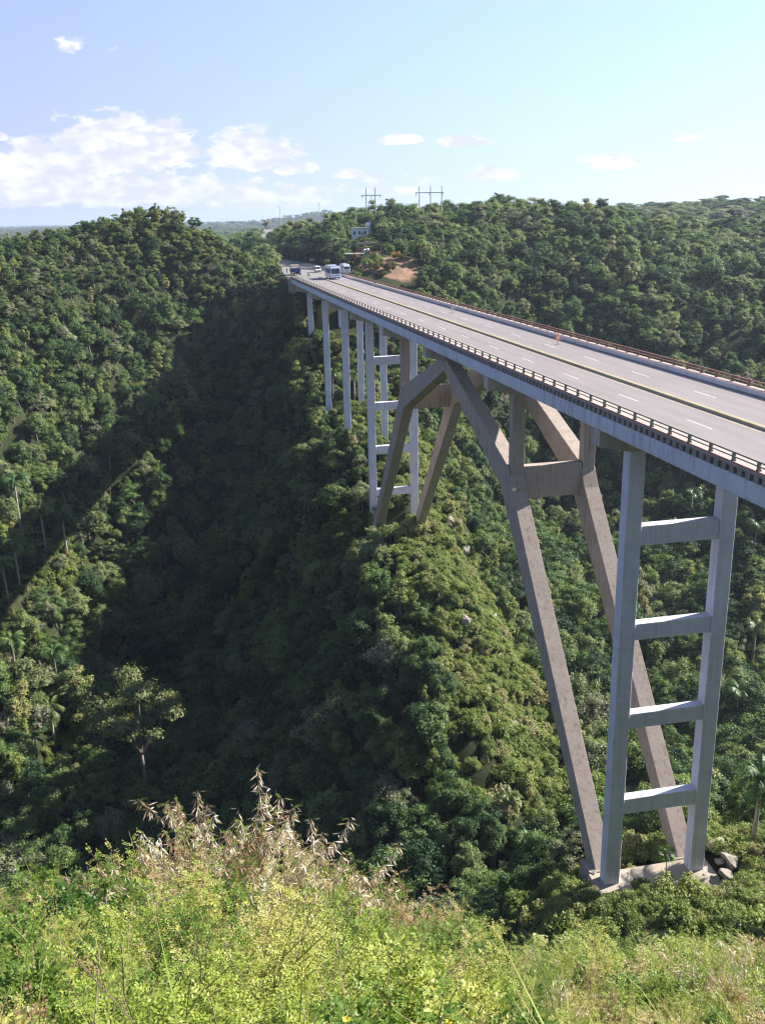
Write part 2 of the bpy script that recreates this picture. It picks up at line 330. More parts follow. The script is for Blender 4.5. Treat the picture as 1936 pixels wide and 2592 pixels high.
# (x, y, ground z)
CP = np.array([
 # camera hill
 (-32, 18, -4), (-32, 30, -17), (-32, 45, -36), (-32, 62, -56), (-32, 80, -73), (-32, 96, -83),
 (-60, 10, 4), (-60, 30, -14), (-60, 50, -38), (-65, 75, -66), (-70, 100, -84), (-110, 20, 4), (-115, 60, -38), (-115, 100, -78),
 (-12, 25, -12), (-12, 42, -33), (-14, 60, -52), (-16, 80, -68), (-16, 98, -79),
 (0, 22, -8), (8, 20, -3), (8, 36, -24), (4, 50, -41), (8, 60, -47.5), (25, 20, -3), (28, 40, -28), (24, 56, -45), (60, 20, -2), (60, 50, -38), (55, 75, -58),
 (-1, 70, -48.0), (15, 70, -47.9), (8, 66, -47.9), (2, 66, -48), (8, 74, -48.2), (8, 80, -50), (24, 74, -47.5), (36, 78, -52), (-6, 74, -54), (8, 90, -66), (26, 92, -62), (6, 107, -82), (45, 95, -68),
 (-32, -25, 14), (0, -20, 4), (30, -20, 4), (-70, -25, 12), (70, -25, 4), (-120, -30, 12), (120, -30, 6),
 (110, 30, -10), (110, 80, -60), (160, 60, -30), (200, 0, 10), (230, 100, -40),
 # valley floor
 (-160, 125, -84), (-110, 135, -94), (-70, 125, -95), (-20, 118, -89), (30, 125, -86), (55, 135, -86), (70, 165, -86), (110, 150, -86),
 (60, 190, -85), (66, 225, -83), (72, 260, -76), (90, 200, -84), (160, 170, -80), (80, 300, -60), (100, 240, -76),
 # spur carrying the far piers
 (12, 178, -49.5), (12, 170, -52), (12, 155, -55), (11, 145, -59), (9, 135, -65), (7, 125, -73), (20, 170, -58), (20, 155, -63), (19, 145, -68), (17, 135, -74), (14, 124, -79), (0, 155, -60), (-9, 150, -70), (-17, 145, -84), (-2, 138, -70), (-10, 132, -80), (-24, 140, -95), (4, 187, -48), (13, 187, -48), (8, 183, -49.5), (8, 200, -42), (3, 217, -36), (13, 217, -37), (8, 232, -34), (3, 246, -33), (13, 246, -34), (8, 262, -24), (4, 276, -16), (13, 276, -16),
 (8, 287, -7), (28, 187, -68), (30, 217, -58), (34, 246, -50), (38, 270, -36), (44, 250, -62), (44, 288, -24), (32, 165, -82), (25, 278, -20), (50, 275, -52),
 (-8, 187, -62), (-22, 187, -84), (-5, 170, -62), (-17, 166, -81), (-30, 162, -98), (-10, 217, -53), (-30, 217, -73), (-8, 246, -48), (-8, 268, -38),
 (-5, 284, -22),
 # left hill: its ridges run down towards the viewer's left
 (-57, 150, -98), (-63, 188, -80), (-68, 215, -56), (-72, 240, -31), (-77, 270, -13), (-82, 300, 2), (-85, 325, 5),
 (-85, 190, -60), (-92, 215, -30), (-98, 240, -14), (-104, 265, -2), (-110, 290, 6), (-115, 160, -62), (-130, 200, -28), (-140, 240, -8), (-150, 300, 0), (-170, 170, -45), (-200, 250, -15), (-230, 170, -40), (-200, 110, -74),
 (-47, 172, -102), (-50, 205, -92), (-53, 235, -68), (-55, 265, -33), (-58, 295, -11), (-60, 325, 6), (-64, 345, 9.5),
 (-32, 190, -99), (-32, 215, -89), (-32, 245, -67), (-33, 270, -43), (-34, 295, -23), (-35, 320, -3), (-38, 342, 16), (-50, 338, 12), (-26, 340, 10),
 (-19, 250, -63), (-18, 275, -52), (-17, 290, -37), (-17, 305, -17), (-18, 320, -4), (-24, 326, 3), (-14, 345, 2), (-6, 345, -5), (-6, 325, -6), (-3, 292, -9), (-8, 296, -12), (-85, 345, 6), (-110, 345, 5), (-150, 345, 0),
 (-13, 325, -1.5), (-22, 370, 0), (-40, 400, -2), (-80, 420, -5), (-130, 420, -6), (-200, 420, -8),
 # road plateau and garden
 (2, 300, -3.6), (16, 300, -3.6), (20, 293, -4), (20, 320, -3.4), (12, 340, -3.8), (12, 380, -4), (10, 420, -4.4), (10, 470, -4.6), (16, 560, -5), (-10, 470, -3.5), (-5, 420, -3),
 (26, 296, -3.2), (27, 303, -.8), (36, 300, -4), (42, 306, -1.5), (24, 311, -.6), (32, 313, .9), (26, 327, 1.6), (34, 338, 2.6), (46, 330, 0), (40, 353, 3.8), (37, 377, 6.0), (38, 388, 6.4), (25, 350, .5), (24, 385, 1.5), (33, 291, -8), (46, 300, -10), (60, 318, -9), (70, 350, 1), (62, 385, 8), (75, 400, 9), (50, 430, 8), (35, 430, 3), (30, 470, 3), (70, 470, 7.5), (100, 440, 8), (70, 305, -22), (84, 330, -14),
 # right hill
 (110, 300, -38), (130, 260, -52), (150, 320, -24), (180, 250, -52), (110, 350, -6), (130, 400, 8), (150, 460, 7), (120, 520, 8), (200, 380, -10), (200, 460, 2), (200, 540, 6), (260, 400, -14), (280, 480, 0), (260, 330, -30), (230, 200, -70), (300, 600, 2), (200, 640, 6), (100, 640, 7), (350, 400, -22), (350, 250, -50), (350, 500, -6), (400, 620, 4),
 (40, 640, 6), (10, 640, -4), (-40, 600, -6), (-120, 600, -10), (-250, 600, -10), (-300, 400, -8), (-350, 200, -20), (-350, 0, 0), (400, 0, 10), (400, 120, -30),
], float)
P0 = CP[:, :2]; c0 = 9.0
def _phi(d2): return np.sqrt(d2 + c0 * c0)
_A = _phi(((P0[:, None] - P0[None]) ** 2).sum(-1))
NC = len(CP); _K = np.zeros((NC + 3, NC + 3)); _K[:NC, :NC] = _A - np.eye(NC) * 1.5; _K[:NC, NC] = 1; _K[:NC, NC + 1:] = P0 / 100; _K[NC, :NC] = 1; _K[NC + 1:, :NC] = P0.T / 100
_W = np.linalg.solve(_K, np.r_[CP[:, 2], 0, 0, 0])
def sstep(a, b, x):
    t = np.clip((x - a) / (b - a), 0, 1); return t * t * (3 - 2 * t)
_wv = np.random.default_rng(3).normal(size=(40, 2)); _ph = np.random.default_rng(4).uniform(0, 6.28, 40)
def wob(x, y, s, k0=0, n=8):
    t = 0
    for i in range(n):
        v = _wv[(k0 + i) % 40]; t = t + np.sin((x * v[0] + y * v[1]) / s + _ph[(k0 + i) % 40])
    return t / math.sqrt(n)
ROADC = np.array([(280, 8.3), (300, 8.6), (330, 11), (360, 13.2), (395, 13.6), (430, 10.5), (470, 9.5), (530, 13), (620, 21), (760, 34), (1000, 60)], float)
ROADH = np.array([(280, 7.6), (300, 9), (330, 9), (360, 8.4), (395, 6.2), (430, 5.0), (470, 4.6), (1000, 4.6)], float)
ROADZ = np.array([(280, 0), (560, 0), (620, .2), (760, 2.4), (1000, 9)], float)
def road_x(y): return np.interp(y, ROADC[:, 0], ROADC[:, 1])
def road_z(y): return ROAD_Z - .00612 * np.minimum(y, 330) - .003 * np.clip(y - 330, 0, 300) + np.interp(y, ROADZ[:, 0], ROADZ[:, 1])
def height(x, y):
    x = np.atleast_1d(np.asarray(x, float)); y = np.atleast_1d(np.asarray(y, float))
    xc = np.clip(x, -350, 400); yc = np.clip(y, -30, 640)
    z = np.full(xc.shape, _W[NC]) + (xc * _W[NC + 1] + yc * _W[NC + 2]) / 100
    for i in range(NC): z = z + _W[i] * _phi((xc - P0[i, 0]) ** 2 + (yc - P0[i, 1]) ** 2)
    z = np.clip(z, -108, 30)
    r = np.hypot(x - CAM.x, y)
    az = np.degrees(np.arctan2(x - CAM.x, np.maximum(y, 1)))
    # far country
    far = -13 + 6 * wob(x, y, 260) + 19 * sstep(6, 20, az) * sstep(500, 900, r) * (1 - .35 * sstep(1500, 2600, r)) + .0016 * np.clip(r - 700, 0, 4000) * sstep(-2, 4, az)
    far = far + 36 * np.exp(-((az - 8.5) / 2.4) ** 2) * sstep(2600, 3600, r) + 15 * sstep(20, 34, az) * sstep(1500, 2600, r) + 5 * sstep(1800, 2800, r) * sstep(0, -8, az)
    t = sstep(520, 760, r) * np.ones_like(z); t = np.maximum(t, sstep(330, 420, np.abs(x)))
    z = z * (1 - t) + far * t
    # roughness of the slopes
    a = sstep(60, 140, r) * (1 - .5 * t) * (1 - .75 * sstep(300, 325, y) * sstep(-5, -12, x) * sstep(480, 430, y)) * (1 - .6 * sstep(-4, 5, z))
    a = a * (1 - .9 * sstep(285, 296, y) * sstep(45, 30, x) * sstep(-12, -2, x))
    z = z + a * (1.6 * wob(x, y, 9, 5) + 1.1 * wob(x, y, 4.2, 17))
    lh = sstep(-14, -30, x) * sstep(195, 225, y) * sstep(420, 340, y) + .7 * sstep(60, 90, x) * sstep(200, 260, y) * sstep(620, 520, y)
    lh = lh * sstep(-72, -50, z) * sstep(2, -12, z)
    z = z + lh * (1.9 * np.sin((x + .55 * y) / 4.6 + 1.3 * wob(x, y, 24, 30)) + 1.0 * np.sin((x + .2 * y) / 2.6 + 1.5 * wob(x, y, 15, 3)))
    z = z + 11.5 * np.exp(-((x + 45.5) ** 2 + (y - 159) ** 2) / 150.)  # added mound: lifts the lone tree's crown out of the gorge shadow
    # camera knoll
    kn = 12.2 - .70 * np.clip(y, -40, 11) - .95 * np.clip(y - 11, 0, 60) - .03 * np.minimum(x - CAM.x, 0) - .36 * np.clip(x - CAM.x, 0, 40) + .12 * wob(x, y, .9, 9) - .3 * np.clip(-y, 0, 30) * 1.6
    kn = kn + .25 * np.sin(x * .7)
    t = sstep(16, 34, np.hypot((x - CAM.x) * .55, y)); z = kn * (1 - t) + z * t
    # road bed
    d = np.abs(x - road_x(y)); hw = np.interp(y, ROADH[:, 0], ROADH[:, 1])
    t = sstep(hw + 7, hw + 1.5, d) * sstep(289, 293, y) * (y < 1000)
    z = z * (1 - t) + (road_z(y) - .12) * t
    return z
def gz(x, y): return float(height([x], [y])[0])
def march(px, py, h=0.0, r0=12):       # where a sight line meets the ground raised by h
    d = ray(px, py); rr = np.concatenate([np.arange(r0, 700, .5), np.arange(700, 4000, 5)])
    X = CAM.x + d.x * rr; Y = d.y * rr; Z = CAM.z + d.z * rr
    g = height(X, Y) + h; i = np.argmax(Z <= g)
    if Z[i] > g[i]: i = len(rr) - 1
    return X[i], Y[i], float(height([X[i]], [Y[i]])[0])

def build_terrain():
    xs = np.unique(np.concatenate([np.arange(-60, 60, 2.0), np.arange(-180, -60, 4.), np.arange(60, 260, 4.), np.arange(-360, -180, 12.), np.arange(260, 520, 12.), -360 - np.geomspace(10, 9000, 40), 520 + np.geomspace(10, 11000, 44)]))
    ys = np.unique(np.concatenate([np.arange(-10, 30, 1.0), np.arange(30, 340, 2.), np.arange(340, 560, 5.), np.arange(560, 900, 14.), 900 + np.geomspace(20, 14000, 50), -10 - np.geomspace(2, 2000, 20)]))
    Xg, Yg = np.meshgrid(xs, ys); Z = height(Xg.ravel(), Yg.ravel())
    V = np.c_[Xg.ravel(), Yg.ravel(), Z]; nx = len(xs); ny = len(ys)
    i = np.arange(nx - 1)[None] + nx * np.arange(ny - 1)[:, None]; i = i.ravel()
    me = np_mesh('terrain', V, np.c_[i, i + 1, i + nx + 1, i + nx], M['ground'], smooth=True)
    tag(link('terrain', me), kind='structure')
def ground_mat():
    m, nt, b = mat('forest_floor', .95, .1); L = nt.links
    n1 = noise(nt, .12, 8, .7); n2 = noise(nt, 1.2, 6, .7)
    c = ramp(nt, [(.3, (.014, .020, .010)), (.5, (.030, .038, .016)), (.68, (.060, .060, .030))]); L.new(n1, c.inputs[0])
    c = mixc(nt, rng_map(nt, n2, .35, .7, 0, .6), c.outputs[0], (.03, .042, .016))
    # bare limestone and earth where the slope is steep
    ge = node(nt, 'ShaderNodeNewGeometry'); sp_ = node(nt, 'ShaderNodeSeparateXYZ'); L.new(ge.outputs['Normal'], sp_.inputs[0])
    n3 = noise(nt, .5, 6, .7); k = node(nt, 'ShaderNodeMath', operation='MULTIPLY_ADD'); L.new(n3, k.inputs[0]); k.inputs[1].default_value = -.35; L.new(sp_.outputs[2], k.inputs[2])
    rock = ramp(nt, [(.35, (.20, .14, .11)), (.55, (.34, .28, .23)), (.7, (.42, .38, .33))]); L.new(noise(nt, .9, 6, .7), rock.inputs[0])
    c = mixc(nt, rng_map(nt, k.outputs[0], .20, .14), c, rock.outputs[0])
    # reddish garden soil beside the bridge head
    tc = node(nt, 'ShaderNodeTexCoord'); ps = node(nt, 'ShaderNodeSeparateXYZ'); L.new(tc.outputs['Object'], ps.inputs[0])
    def bump(sock, a, h):
        s_ = node(nt, 'ShaderNodeMath', operation='SUBTRACT'); L.new(sock, s_.inputs[0]); s_.inputs[1].default_value = a
        q = node(nt, 'ShaderNodeMath', operation='DIVIDE'); L.new(s_.outputs[0], q.inputs[0]); q.inputs[1].default_value = h
        p = node(nt, 'ShaderNodeMath', operation='MULTIPLY'); L.new(q.outputs[0], p.inputs[0]); L.new(q.outputs[0], p.inputs[1]); return p.outputs[0]
    sm = node(nt, 'ShaderNodeMath', operation='ADD'); L.new(bump(ps.outputs[0], 32, 11), sm.inputs[0]); L.new(bump(ps.outputs[1], 306, 10), sm.inputs[1])
    sm2 = node(nt, 'ShaderNodeMath', operation='MULTIPLY_ADD'); L.new(noise(nt, .16, 4), sm2.inputs[0]); sm2.inputs[1].default_value = .8; L.new(sm.outputs[0], sm2.inputs[2])
    soil = ramp(nt, [(.32, (.10, .13, .04)), (.45, (.20, .125, .085)), (.6, (.31, .19, .135)), (.75, (.13, .15, .05))]); L.new(noise(nt, .3, 7, .7), soil.inputs[0])
    c = mixc(nt, rng_map(nt, sm2.outputs[0], 1.2, 1.5, 1, 0), c, soil.outputs[0])
    L.new(c, b.inputs['Base Color'])
    bp = node(nt, 'ShaderNodeBump'); bp.inputs['Strength'].default_value = .6; bp.inputs['Distance'].default_value = .4; L.new(n2, bp.inputs['Height']); L.new(bp.outputs[0], b.inputs['Normal'])
    return m
M['ground'] = ground_mat()
build_terrain()

def ribbon(name, ya, yb, fx0, fx1, fz, mt, step=3.0, parent=None, wiggle=None):
    ys = np.arange(ya, yb + .01, step); V = []; 
    for y in ys:
        for t in (0, .5, 1): V.append((fx0(y) * (1 - t) + fx1(y) * t, y, fz(y)))
    n = len(ys); Fq = [(3 * i + k, 3 * i + k + 1, 3 * i + k + 4, 3 * i + k + 3) for i in range(n - 1) for k in (0, 1)]
    return link(name, np_mesh(name, V, Fq, mt), parent)
hwf = lambda y: float(np.interp(y, ROADH[:, 0], ROADH[:, 1])); rxf = lambda y: float(road_x(y)); rzf = lambda y: float(road_z(y))
tag(ribbon('road', 291.2, 980, lambda y: rxf(y) - hwf(y), lambda y: rxf(y) + hwf(y), rzf, M['asphalt2']), kind='structure')
tag(ribbon('road_marking', 292, 520, lambda y: rxf(y) - .8, lambda y: rxf(y) - .65, lambda y: rzf(y) + .012, M['yellow_line']), kind='structure')

# ---------------------------------------------------------------- bridge
BR = empty('arch_bridge', (8.3, 291, -3))
tag(BR, 'long grey concrete arch bridge with tall ladder-like piers crossing the wooded gorge', 'bridge')
def bpart(mb, name, mt, parent=None, bevel=0., smooth=False):
    o = mb.build(name, mt, None, smooth, bevel); o.parent = parent or BR
    o.matrix_parent_inverse = BR.matrix_world.inverted() if parent is None else Matrix()
    return o
BR.matrix_world = Matrix.Translation((8.3, 291, -3))
Y0, Y1 = 29.0, 291.0
X7, LS = 71.19, 29.478
def sl(y, z): return z + rz(y)
def strip(mb, x0, x1, z0, z1, ya=Y0, yb=Y1):    # a bar that follows the deck's slope
    mb.hexa([(x0, ya, sl(ya, z0)), (x1, ya, sl(ya, z0)), (x1, yb, sl(yb, z0)), (x0, yb, sl(yb, z0))],
            [(x0, ya, sl(ya, z1)), (x1, ya, sl(ya, z1)), (x1, yb, sl(yb, z1)), (x0, yb, sl(yb, z1))])
b = MB(); strip(b, 1.25, 15.55, -1.38, ROAD_Z)
deck = bpart(b, 'roadway', M['asphalt'])
b = MB()
for k in range(-2, 19):
    for (x, s) in ((4.85, 62.1), (11.75, 61.3)):
        ya = s + 12.27 * k + random.uniform(-.3, .3)
        if ya < Y0 or ya > 285: continue
        b = MB(); b.add([(x - .075, ya, sl(ya, ROAD_Z + .008)), (x + .075, ya, sl(ya, ROAD_Z + .008)), (x + .075, ya + 3.7, sl(ya + 3.7, ROAD_Z + .008)), (x - .075, ya + 3.7, sl(ya + 3.7, ROAD_Z + .008))], [(0, 1, 2, 3)])
        bpart(b, 'lane_line', M['white_line'], deck)
b = MB()
for x in (7.55, 9.0):
    b.add([(x - .05, Y0, sl(Y0, ROAD_Z + .008)), (x + .05, Y0, sl(Y0, ROAD_Z + .008)), (x + .05, 268, sl(268, ROAD_Z + .008)), (x - .05, 268, sl(268, ROAD_Z + .008))], [(0, 1, 2, 3)])
bpart(b, 'median_line', M['yellow_line'])
b = MB()
ya, yb = Y0, 287
prof = [(8.0, ROAD_Z), (8.07, ROAD_Z + .2), (8.5, ROAD_Z + .2), (8.57, ROAD_Z)]
n = 4
b.add([(x, ya, sl(ya, z)) for x, z in prof] + [(x, yb, sl(yb, z)) for x, z in prof], [(3, 2, 1, 0), (4, 5, 6, 7), (0, 1, 5, 4), (1, 2, 6, 5), (2, 3, 7, 6)])
bpart(b, 'median_kerb', M['median'])
b = MB(); b.add([(2.6, 283, sl(283, ROAD_Z + .006)), (2.9, 283, sl(283, ROAD_Z + .006)), (3.0, 290.5, sl(290.5, ROAD_Z + .006)), (2.75, 290.5, sl(290.5, ROAD_Z + .006))], [(0, 1, 2, 3)])  # thin dark strip along the roadway near the far bridge head
bpart(b, 'dark_strip', M['darkstrip'])
for x0, x1, xe, s in ((0.0, 1.25, 0.0, -1), (15.55, 16.4, 16.4, 1)):
    b = MB(); strip(b, x0, x1, -.80, -.60); sw = bpart(b, 'sidewalk', M['slab'])
    b = MB(); strip(b, x1 if s < 0 else x0 - .03, x1 + .03 if s < 0 else x0, -1.04, -.605)
    bpart(b, 'kerb_face', M['kerbwhite'])
    b = MB(); strip(b, *((xe - .012, xe) if s < 0 else (xe, xe + .012)), -.70, -.585); strip(b, *((xe + .0, xe + .02) if s < 0 else (15.56, 15.64)), -.597, -.588)
    bpart(b, 'painted_edge', M['redpaint'])
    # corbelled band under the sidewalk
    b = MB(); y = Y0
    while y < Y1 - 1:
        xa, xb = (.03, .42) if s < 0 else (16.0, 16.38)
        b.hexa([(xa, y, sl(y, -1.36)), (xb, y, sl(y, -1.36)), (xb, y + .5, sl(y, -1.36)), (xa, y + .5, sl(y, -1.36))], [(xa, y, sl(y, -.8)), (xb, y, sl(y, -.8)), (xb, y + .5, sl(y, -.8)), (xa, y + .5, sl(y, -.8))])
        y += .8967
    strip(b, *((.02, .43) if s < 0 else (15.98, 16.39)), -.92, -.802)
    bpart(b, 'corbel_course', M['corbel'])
    # edge girder, a deeper block at every joint
    b = MB(); xa, xb = (.1, .45) if s < 0 else (15.95, 16.3)
    for k in range(-1, 8):
        ja = max(Y0, X7 - 1.6 + LS * k + .02); jb = min(Y1, X7 - 1.6 + LS * (k + 1) - .02)
        if k == -1: jb = X7 - 1.6 - .02
        if ja > jb: continue
        strip(b, xa, xb, -2.42, -1.37, ja, jb)
        strip(b, xa + .1, xb - .05, -2.66, -2.42, ja, jb)
        for q in (ja, jb - 1.1):
            strip(b, xa - .05, xb + .02, -2.45, -1.40, q, q + 1.1)
    bpart(b, 'edge_girder', M['fascia'])
    # guard rail with posts
    xr = .12 if s < 0 else 16.2
    b = MB(); strip(b, xr - .055, xr + .055, -.10, 0.0); strip(b, xr - .04, xr + .04, -.36, -.28)
    RM_ = M['rail'] if s < 0 else M['railfar']; gr = bpart(b, 'guard_rail', RM_)
    pm = MB(); pm.box(-.09, .09, -.09, .09, -.60, -.02); pm.box(-.12, .12, -.12, .12, -.60, -.51)
    pmm = pm.mesh('post', RM_)
    for k in range(-14, 84):
        y = 67.76 + 2.69 * k
        if y < Y0 + .3 or y > Y1 - .5: continue
        o = link('post', pmm, gr, None); o.matrix_parent_inverse = Matrix()
        # parent sits in bridge space: child offset is the difference to the bridge origin
        o.location = (xr, y, sl(y, 0))
# soffit: inner girders and slab
b = MB(); strip(b, .45, 15.95, -1.62, -1.385)
for x in (4.3, 8.2, 12.1): strip(b, x - .2, x + .2, -2.55, -1.62)
for k in range(0, 36):
    y = Y0 + 2 + k * 7.37
    if y < Y1 - 2: strip(b, .45, 15.95, -2.3, -1.62, y, y + .25)
bpart(b, 'deck_soffit', M['fascia'])

def cap(mb, y, full=True):      # crosshead: tapered cantilever ends
    zt = sl(y, -2.68)
    d0, d1 = y - .15, y + 1.35
    pr = [(.1, zt), (16.1, zt), (16.1, zt - 1.35), (13.2, zt - 1.95), (3.0, zt - 1.95), (.1, zt - 1.35)]
    mb.extr_y(pr, d0, d1)
XA, WC, XB = 2.95, 1.45, 11.75
def column(y, zt, zb, x, wd=WC, dp=1.25, flare=0.0):
    b = MB(); b.hexa([(x - flare, y - flare, zb), (x + wd + flare, y - flare, zb), (x + wd + flare, y + dp + flare, zb), (x - flare, y + dp + flare, zb)], [(x, y, zt), (x + wd, y, zt), (x + wd, y + dp, zt), (x, y + dp, zt)])
    return b
def pier(y, zl, zr_, beams=(), mt=None, cmt=None):
    mt = mt or M['pier']; b = MB(); cap(b, y); p = bpart(b, 'pier_crosshead', cmt or M['cap'])
    zt = sl(y, -2.68) - 1.95
    for x, zb in ((XA, zl), (XB, zr_)):
        bpart(column(y, zt, zb, x), 'column', mt, p, bevel=.035)
    for zc, th in beams:
        b = MB(); b.box(XA + WC, XB, y + .12, y + 1.13, zc - th, zc)
        b.add([(XA + WC, y + .12, zc), (XA + WC + .5, y + .12, zc), (XA + WC, y + .12, zc + .0)], [])
        bpart(b, 'cross_beam', mt, p, bevel=.03)
    return p
BEAMS = [(-11.7, 1.75), (-20.75, 1.55), (-29.6, 1.5), (-38.5, 1.6)]
pier(X7, -49.2, -49.2, BEAMS)
pier(187.0, -52, -52, [(-12.7, 1.65), (-21.9, 1.6), (-30.9, 1.7), (-40.0, 1.5)])
pier(216.5, -50, -48); pier(246, -50, -46); pier(275.4, -44, -36)
# footing slab of the near pier, sloping apron towards the camera
b = MB(); b.extr_x([(70.0, -47.7), (73.0, -47.55), (73.2, -53), (68.6, -53), (68.8, -48.3)], 2.0, 14.2)
b.extr_x([(73.1, -47.5), (75.4, -47.7), (75.8, -52), (73.3, -52)], 2.2, 5.4); b.extr_x([(73.1, -47.5), (75.4, -47.7), (75.8, -52), (73.3, -52)], 11.2, 14.2)
bpart(b, 'footing', M['footing'], bevel=.06)
# arch ribs: two, near foot - knee - crown - knee - far foot
def mirror(p): return [(258.5 - y, z) for y, z in p]
outer = [(73.1, -47.7), (99.6, -16.5), (101.2, -13.9), (129.25, -4.75)]
inner = [(74.7, -48.6), (102.2, -18.6), (103.6, -16.9), (129.25, -6.9)]
for xr in (2.9, 11.6):
    half = outer + inner[::-1]
    b = MB()
    full_o = outer + mirror(outer[:-1])[::-1]; full_i = inner + mirror(inner[:-1])[::-1]
    n = len(full_o); vs = []
    for x in (xr, xr + 1.75):
        vs += [(x, y, z) for y, z in full_o] + [(x, y, z) for y, z in full_i]
    fs = []
    for i in range(n - 1):
        fs += [(i, i + 1, n + i + 1, n + i), (2 * n + i, 3 * n + i, 3 * n + i + 1, 2 * n + i + 1), (i, 2 * n + i, 2 * n + i + 1, i + 1), (n + i, n + i + 1, 3 * n + i + 1, 3 * n + i)]
    fs += [(0, n, 3 * n, 2 * n), (n - 1, 3 * n - 1, 4 * n - 1, 2 * n - 1)]
    b.add(vs, fs); bpart(b, 'arch_rib', M['rib'], bevel=.03)
for y, s in ((100.67, 1), (157.0, -1)):
    b = MB(); cap(b, y); p = bpart(b, 'spandrel_crosshead', M['cap'])
    zt = sl(y, -2.68) - 1.95
    for x in (XA + .2, XB): bpart(column(y, zt, -15.5, x), 'column', M['rib'], p, bevel=.03)
    b = MB(); b.box(XA + 1.7, XB - .14, y + .05, y + 1.15, -17.6, -13.75); bpart(b, 'tie_beam', M['rib'], p, bevel=.03)
b = MB(); zt = sl(128.6, -2.68); b.extr_y([(.1, zt), (16.1, zt), (16.1, zt - 1.3), (13.2, zt - 2.0), (3.0, zt - 2.0), (.1, zt - 1.3)], 128.4, 130.1)
bpart(b, 'crown_crosshead', M['cap'])
# abutments
b = MB(); b.box(.2, 16.1, 289.6, 293.0, -22, -4.22); b.box(-.6, .15, 290.2, 305, -14, -3.1); bpart(b, 'abutment', M['footing'])
b = MB(); b.box(.2, 16.2, 24, 28.98, -14, -1.45); bpart(b, 'abutment', M['footing'])

# ---------------------------------------------------------------- trees: crowns of leaf clumps
def unit(v): return v / np.maximum(np.linalg.norm(v, axis=-1, keepdims=True), 1e-9)
def leaf_quads(P, Nn, size, g, aspect=.55):
    """rhombic leaf sprays at P facing Nn"""
    n = len(P); a = unit(np.cross(Nn, g.normal(size=(n, 3)))); bb = np.cross(Nn, a); s = (size * g.uniform(.6, 1.35, n))[:, None]
    V = np.stack([P - a * s, P - bb * s * aspect + Nn * s * .12, P + a * s, P + bb * s * aspect + Nn * s * .12], 1).reshape(-1, 3)
    return V, np.arange(4 * n).reshape(-1, 4)
ICO = None
def ico():
    global ICO
    if ICO is None:
        bm = bmesh.new(); bmesh.ops.create_icosphere(bm, subdivisions=2, radius=1); ICO = (np.array([v.co[:] for v in bm.verts]), np.array([[v.index for v in f.verts] for f in bm.faces])); bm.free()
    return ICO
def crown_mesh(name, seed, rad, hgt, zc, lobes, lr, leaves, size, mt, flat=1.0, open_=0.0, core=.5):
    g = np.random.default_rng(seed); cs = []
    while len(cs) < lobes:
        p = g.normal(size=3); p /= np.linalg.norm(p); p *= g.uniform(.25, 1) ** .5
        if p[2] < -.55: continue
        cs.append((p[0] * (rad - lr * .6), p[1] * (rad - lr * .6), zc + p[2] * (hgt / 2 - lr * .5)))
    cs = np.array(cs); rs = lr * g.uniform(.5, 1.5, lobes)
    V = []; Fq = []; off = 0; per = leaves // lobes
    for c, r in zip(cs, rs):
        k = int(per * (r / lr) ** 1.6); d = unit(g.normal(size=(k, 3))); d[:, 2] = np.where(d[:, 2] < -.3, -d[:, 2], d[:, 2])
        lump = 1 + .22 * np.sin(d[:, 0] * 5 + c[0]) * np.sin(d[:, 1] * 5 + c[1] * 2) + .15 * np.sin(d[:, 2] * 9)
        P = c + d * np.array([1, 1, flat]) * (r * lump * g.uniform(.5, 1.16, k))[:, None]
        Nn = unit(d * 1.0 + g.normal(size=(k, 3)) * .5 + np.array([.1, 0, .3]))
        v, f = leaf_quads(P, Nn, size, g); V.append(v); Fq.append(f + off); off += len(v)
    V = np.concatenate(V); Fq = np.concatenate(Fq)
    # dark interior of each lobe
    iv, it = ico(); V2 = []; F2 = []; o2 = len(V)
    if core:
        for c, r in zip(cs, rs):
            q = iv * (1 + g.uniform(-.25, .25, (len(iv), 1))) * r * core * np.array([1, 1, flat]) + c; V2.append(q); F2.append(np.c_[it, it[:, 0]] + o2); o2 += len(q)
    # triangles: split quads so all faces are triangles
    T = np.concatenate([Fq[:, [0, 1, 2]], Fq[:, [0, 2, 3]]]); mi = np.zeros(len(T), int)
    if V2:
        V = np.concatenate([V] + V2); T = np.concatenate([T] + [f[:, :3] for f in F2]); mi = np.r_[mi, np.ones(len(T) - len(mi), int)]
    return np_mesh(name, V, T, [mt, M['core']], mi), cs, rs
def trunk_mesh(name, seed, zc, cs, r0=.16, base=-1.2, lim=6):
    g = np.random.default_rng(seed); b = MB(); fork = zc * .55
    b.tube([(0, 0, base), (.08, .05, fork * .5), (g.normal() * .15, g.normal() * .15, fork)], [r0 * 1.3, r0, r0 * .8], 7)
    for i in range(min(lim, len(cs))):
        c = cs[i]; b.tube([(0, 0, fork * .9), (c[0] * .5, c[1] * .5, fork + (c[2] - fork) * .55), tuple(c)], [r0 * .6, r0 * .4, r0 * .15], 5)
    return b.mesh(name, M['bark'], True)
PROT = []     # (name, crown mesh, trunk mesh, height, radius)
def proto(nm, seed, rad, hgt, zc, lobes, lr, leaves, size, mt=None, **k):
    cm, cs, rs = crown_mesh('crown', seed, rad, hgt, zc, lobes, lr, leaves, size, mt or M['leaf'], **k)
    tm = trunk_mesh('trunk', seed, zc, cs)
    PROT.append((nm, cm, tm, zc + hgt / 2, rad)); return len(PROT) - 1
proto('broadleaf_tree', 1, 2.7, 5.2, 3.4, 38, .70, 5200, .125)
proto('broadleaf_tree', 2, 2.3, 6.0, 4.0, 36, .66, 4800, .12)
proto('spreading_tree', 3, 3.4, 4.2, 3.6, 46, .68, 6000, .13, flat=.6)
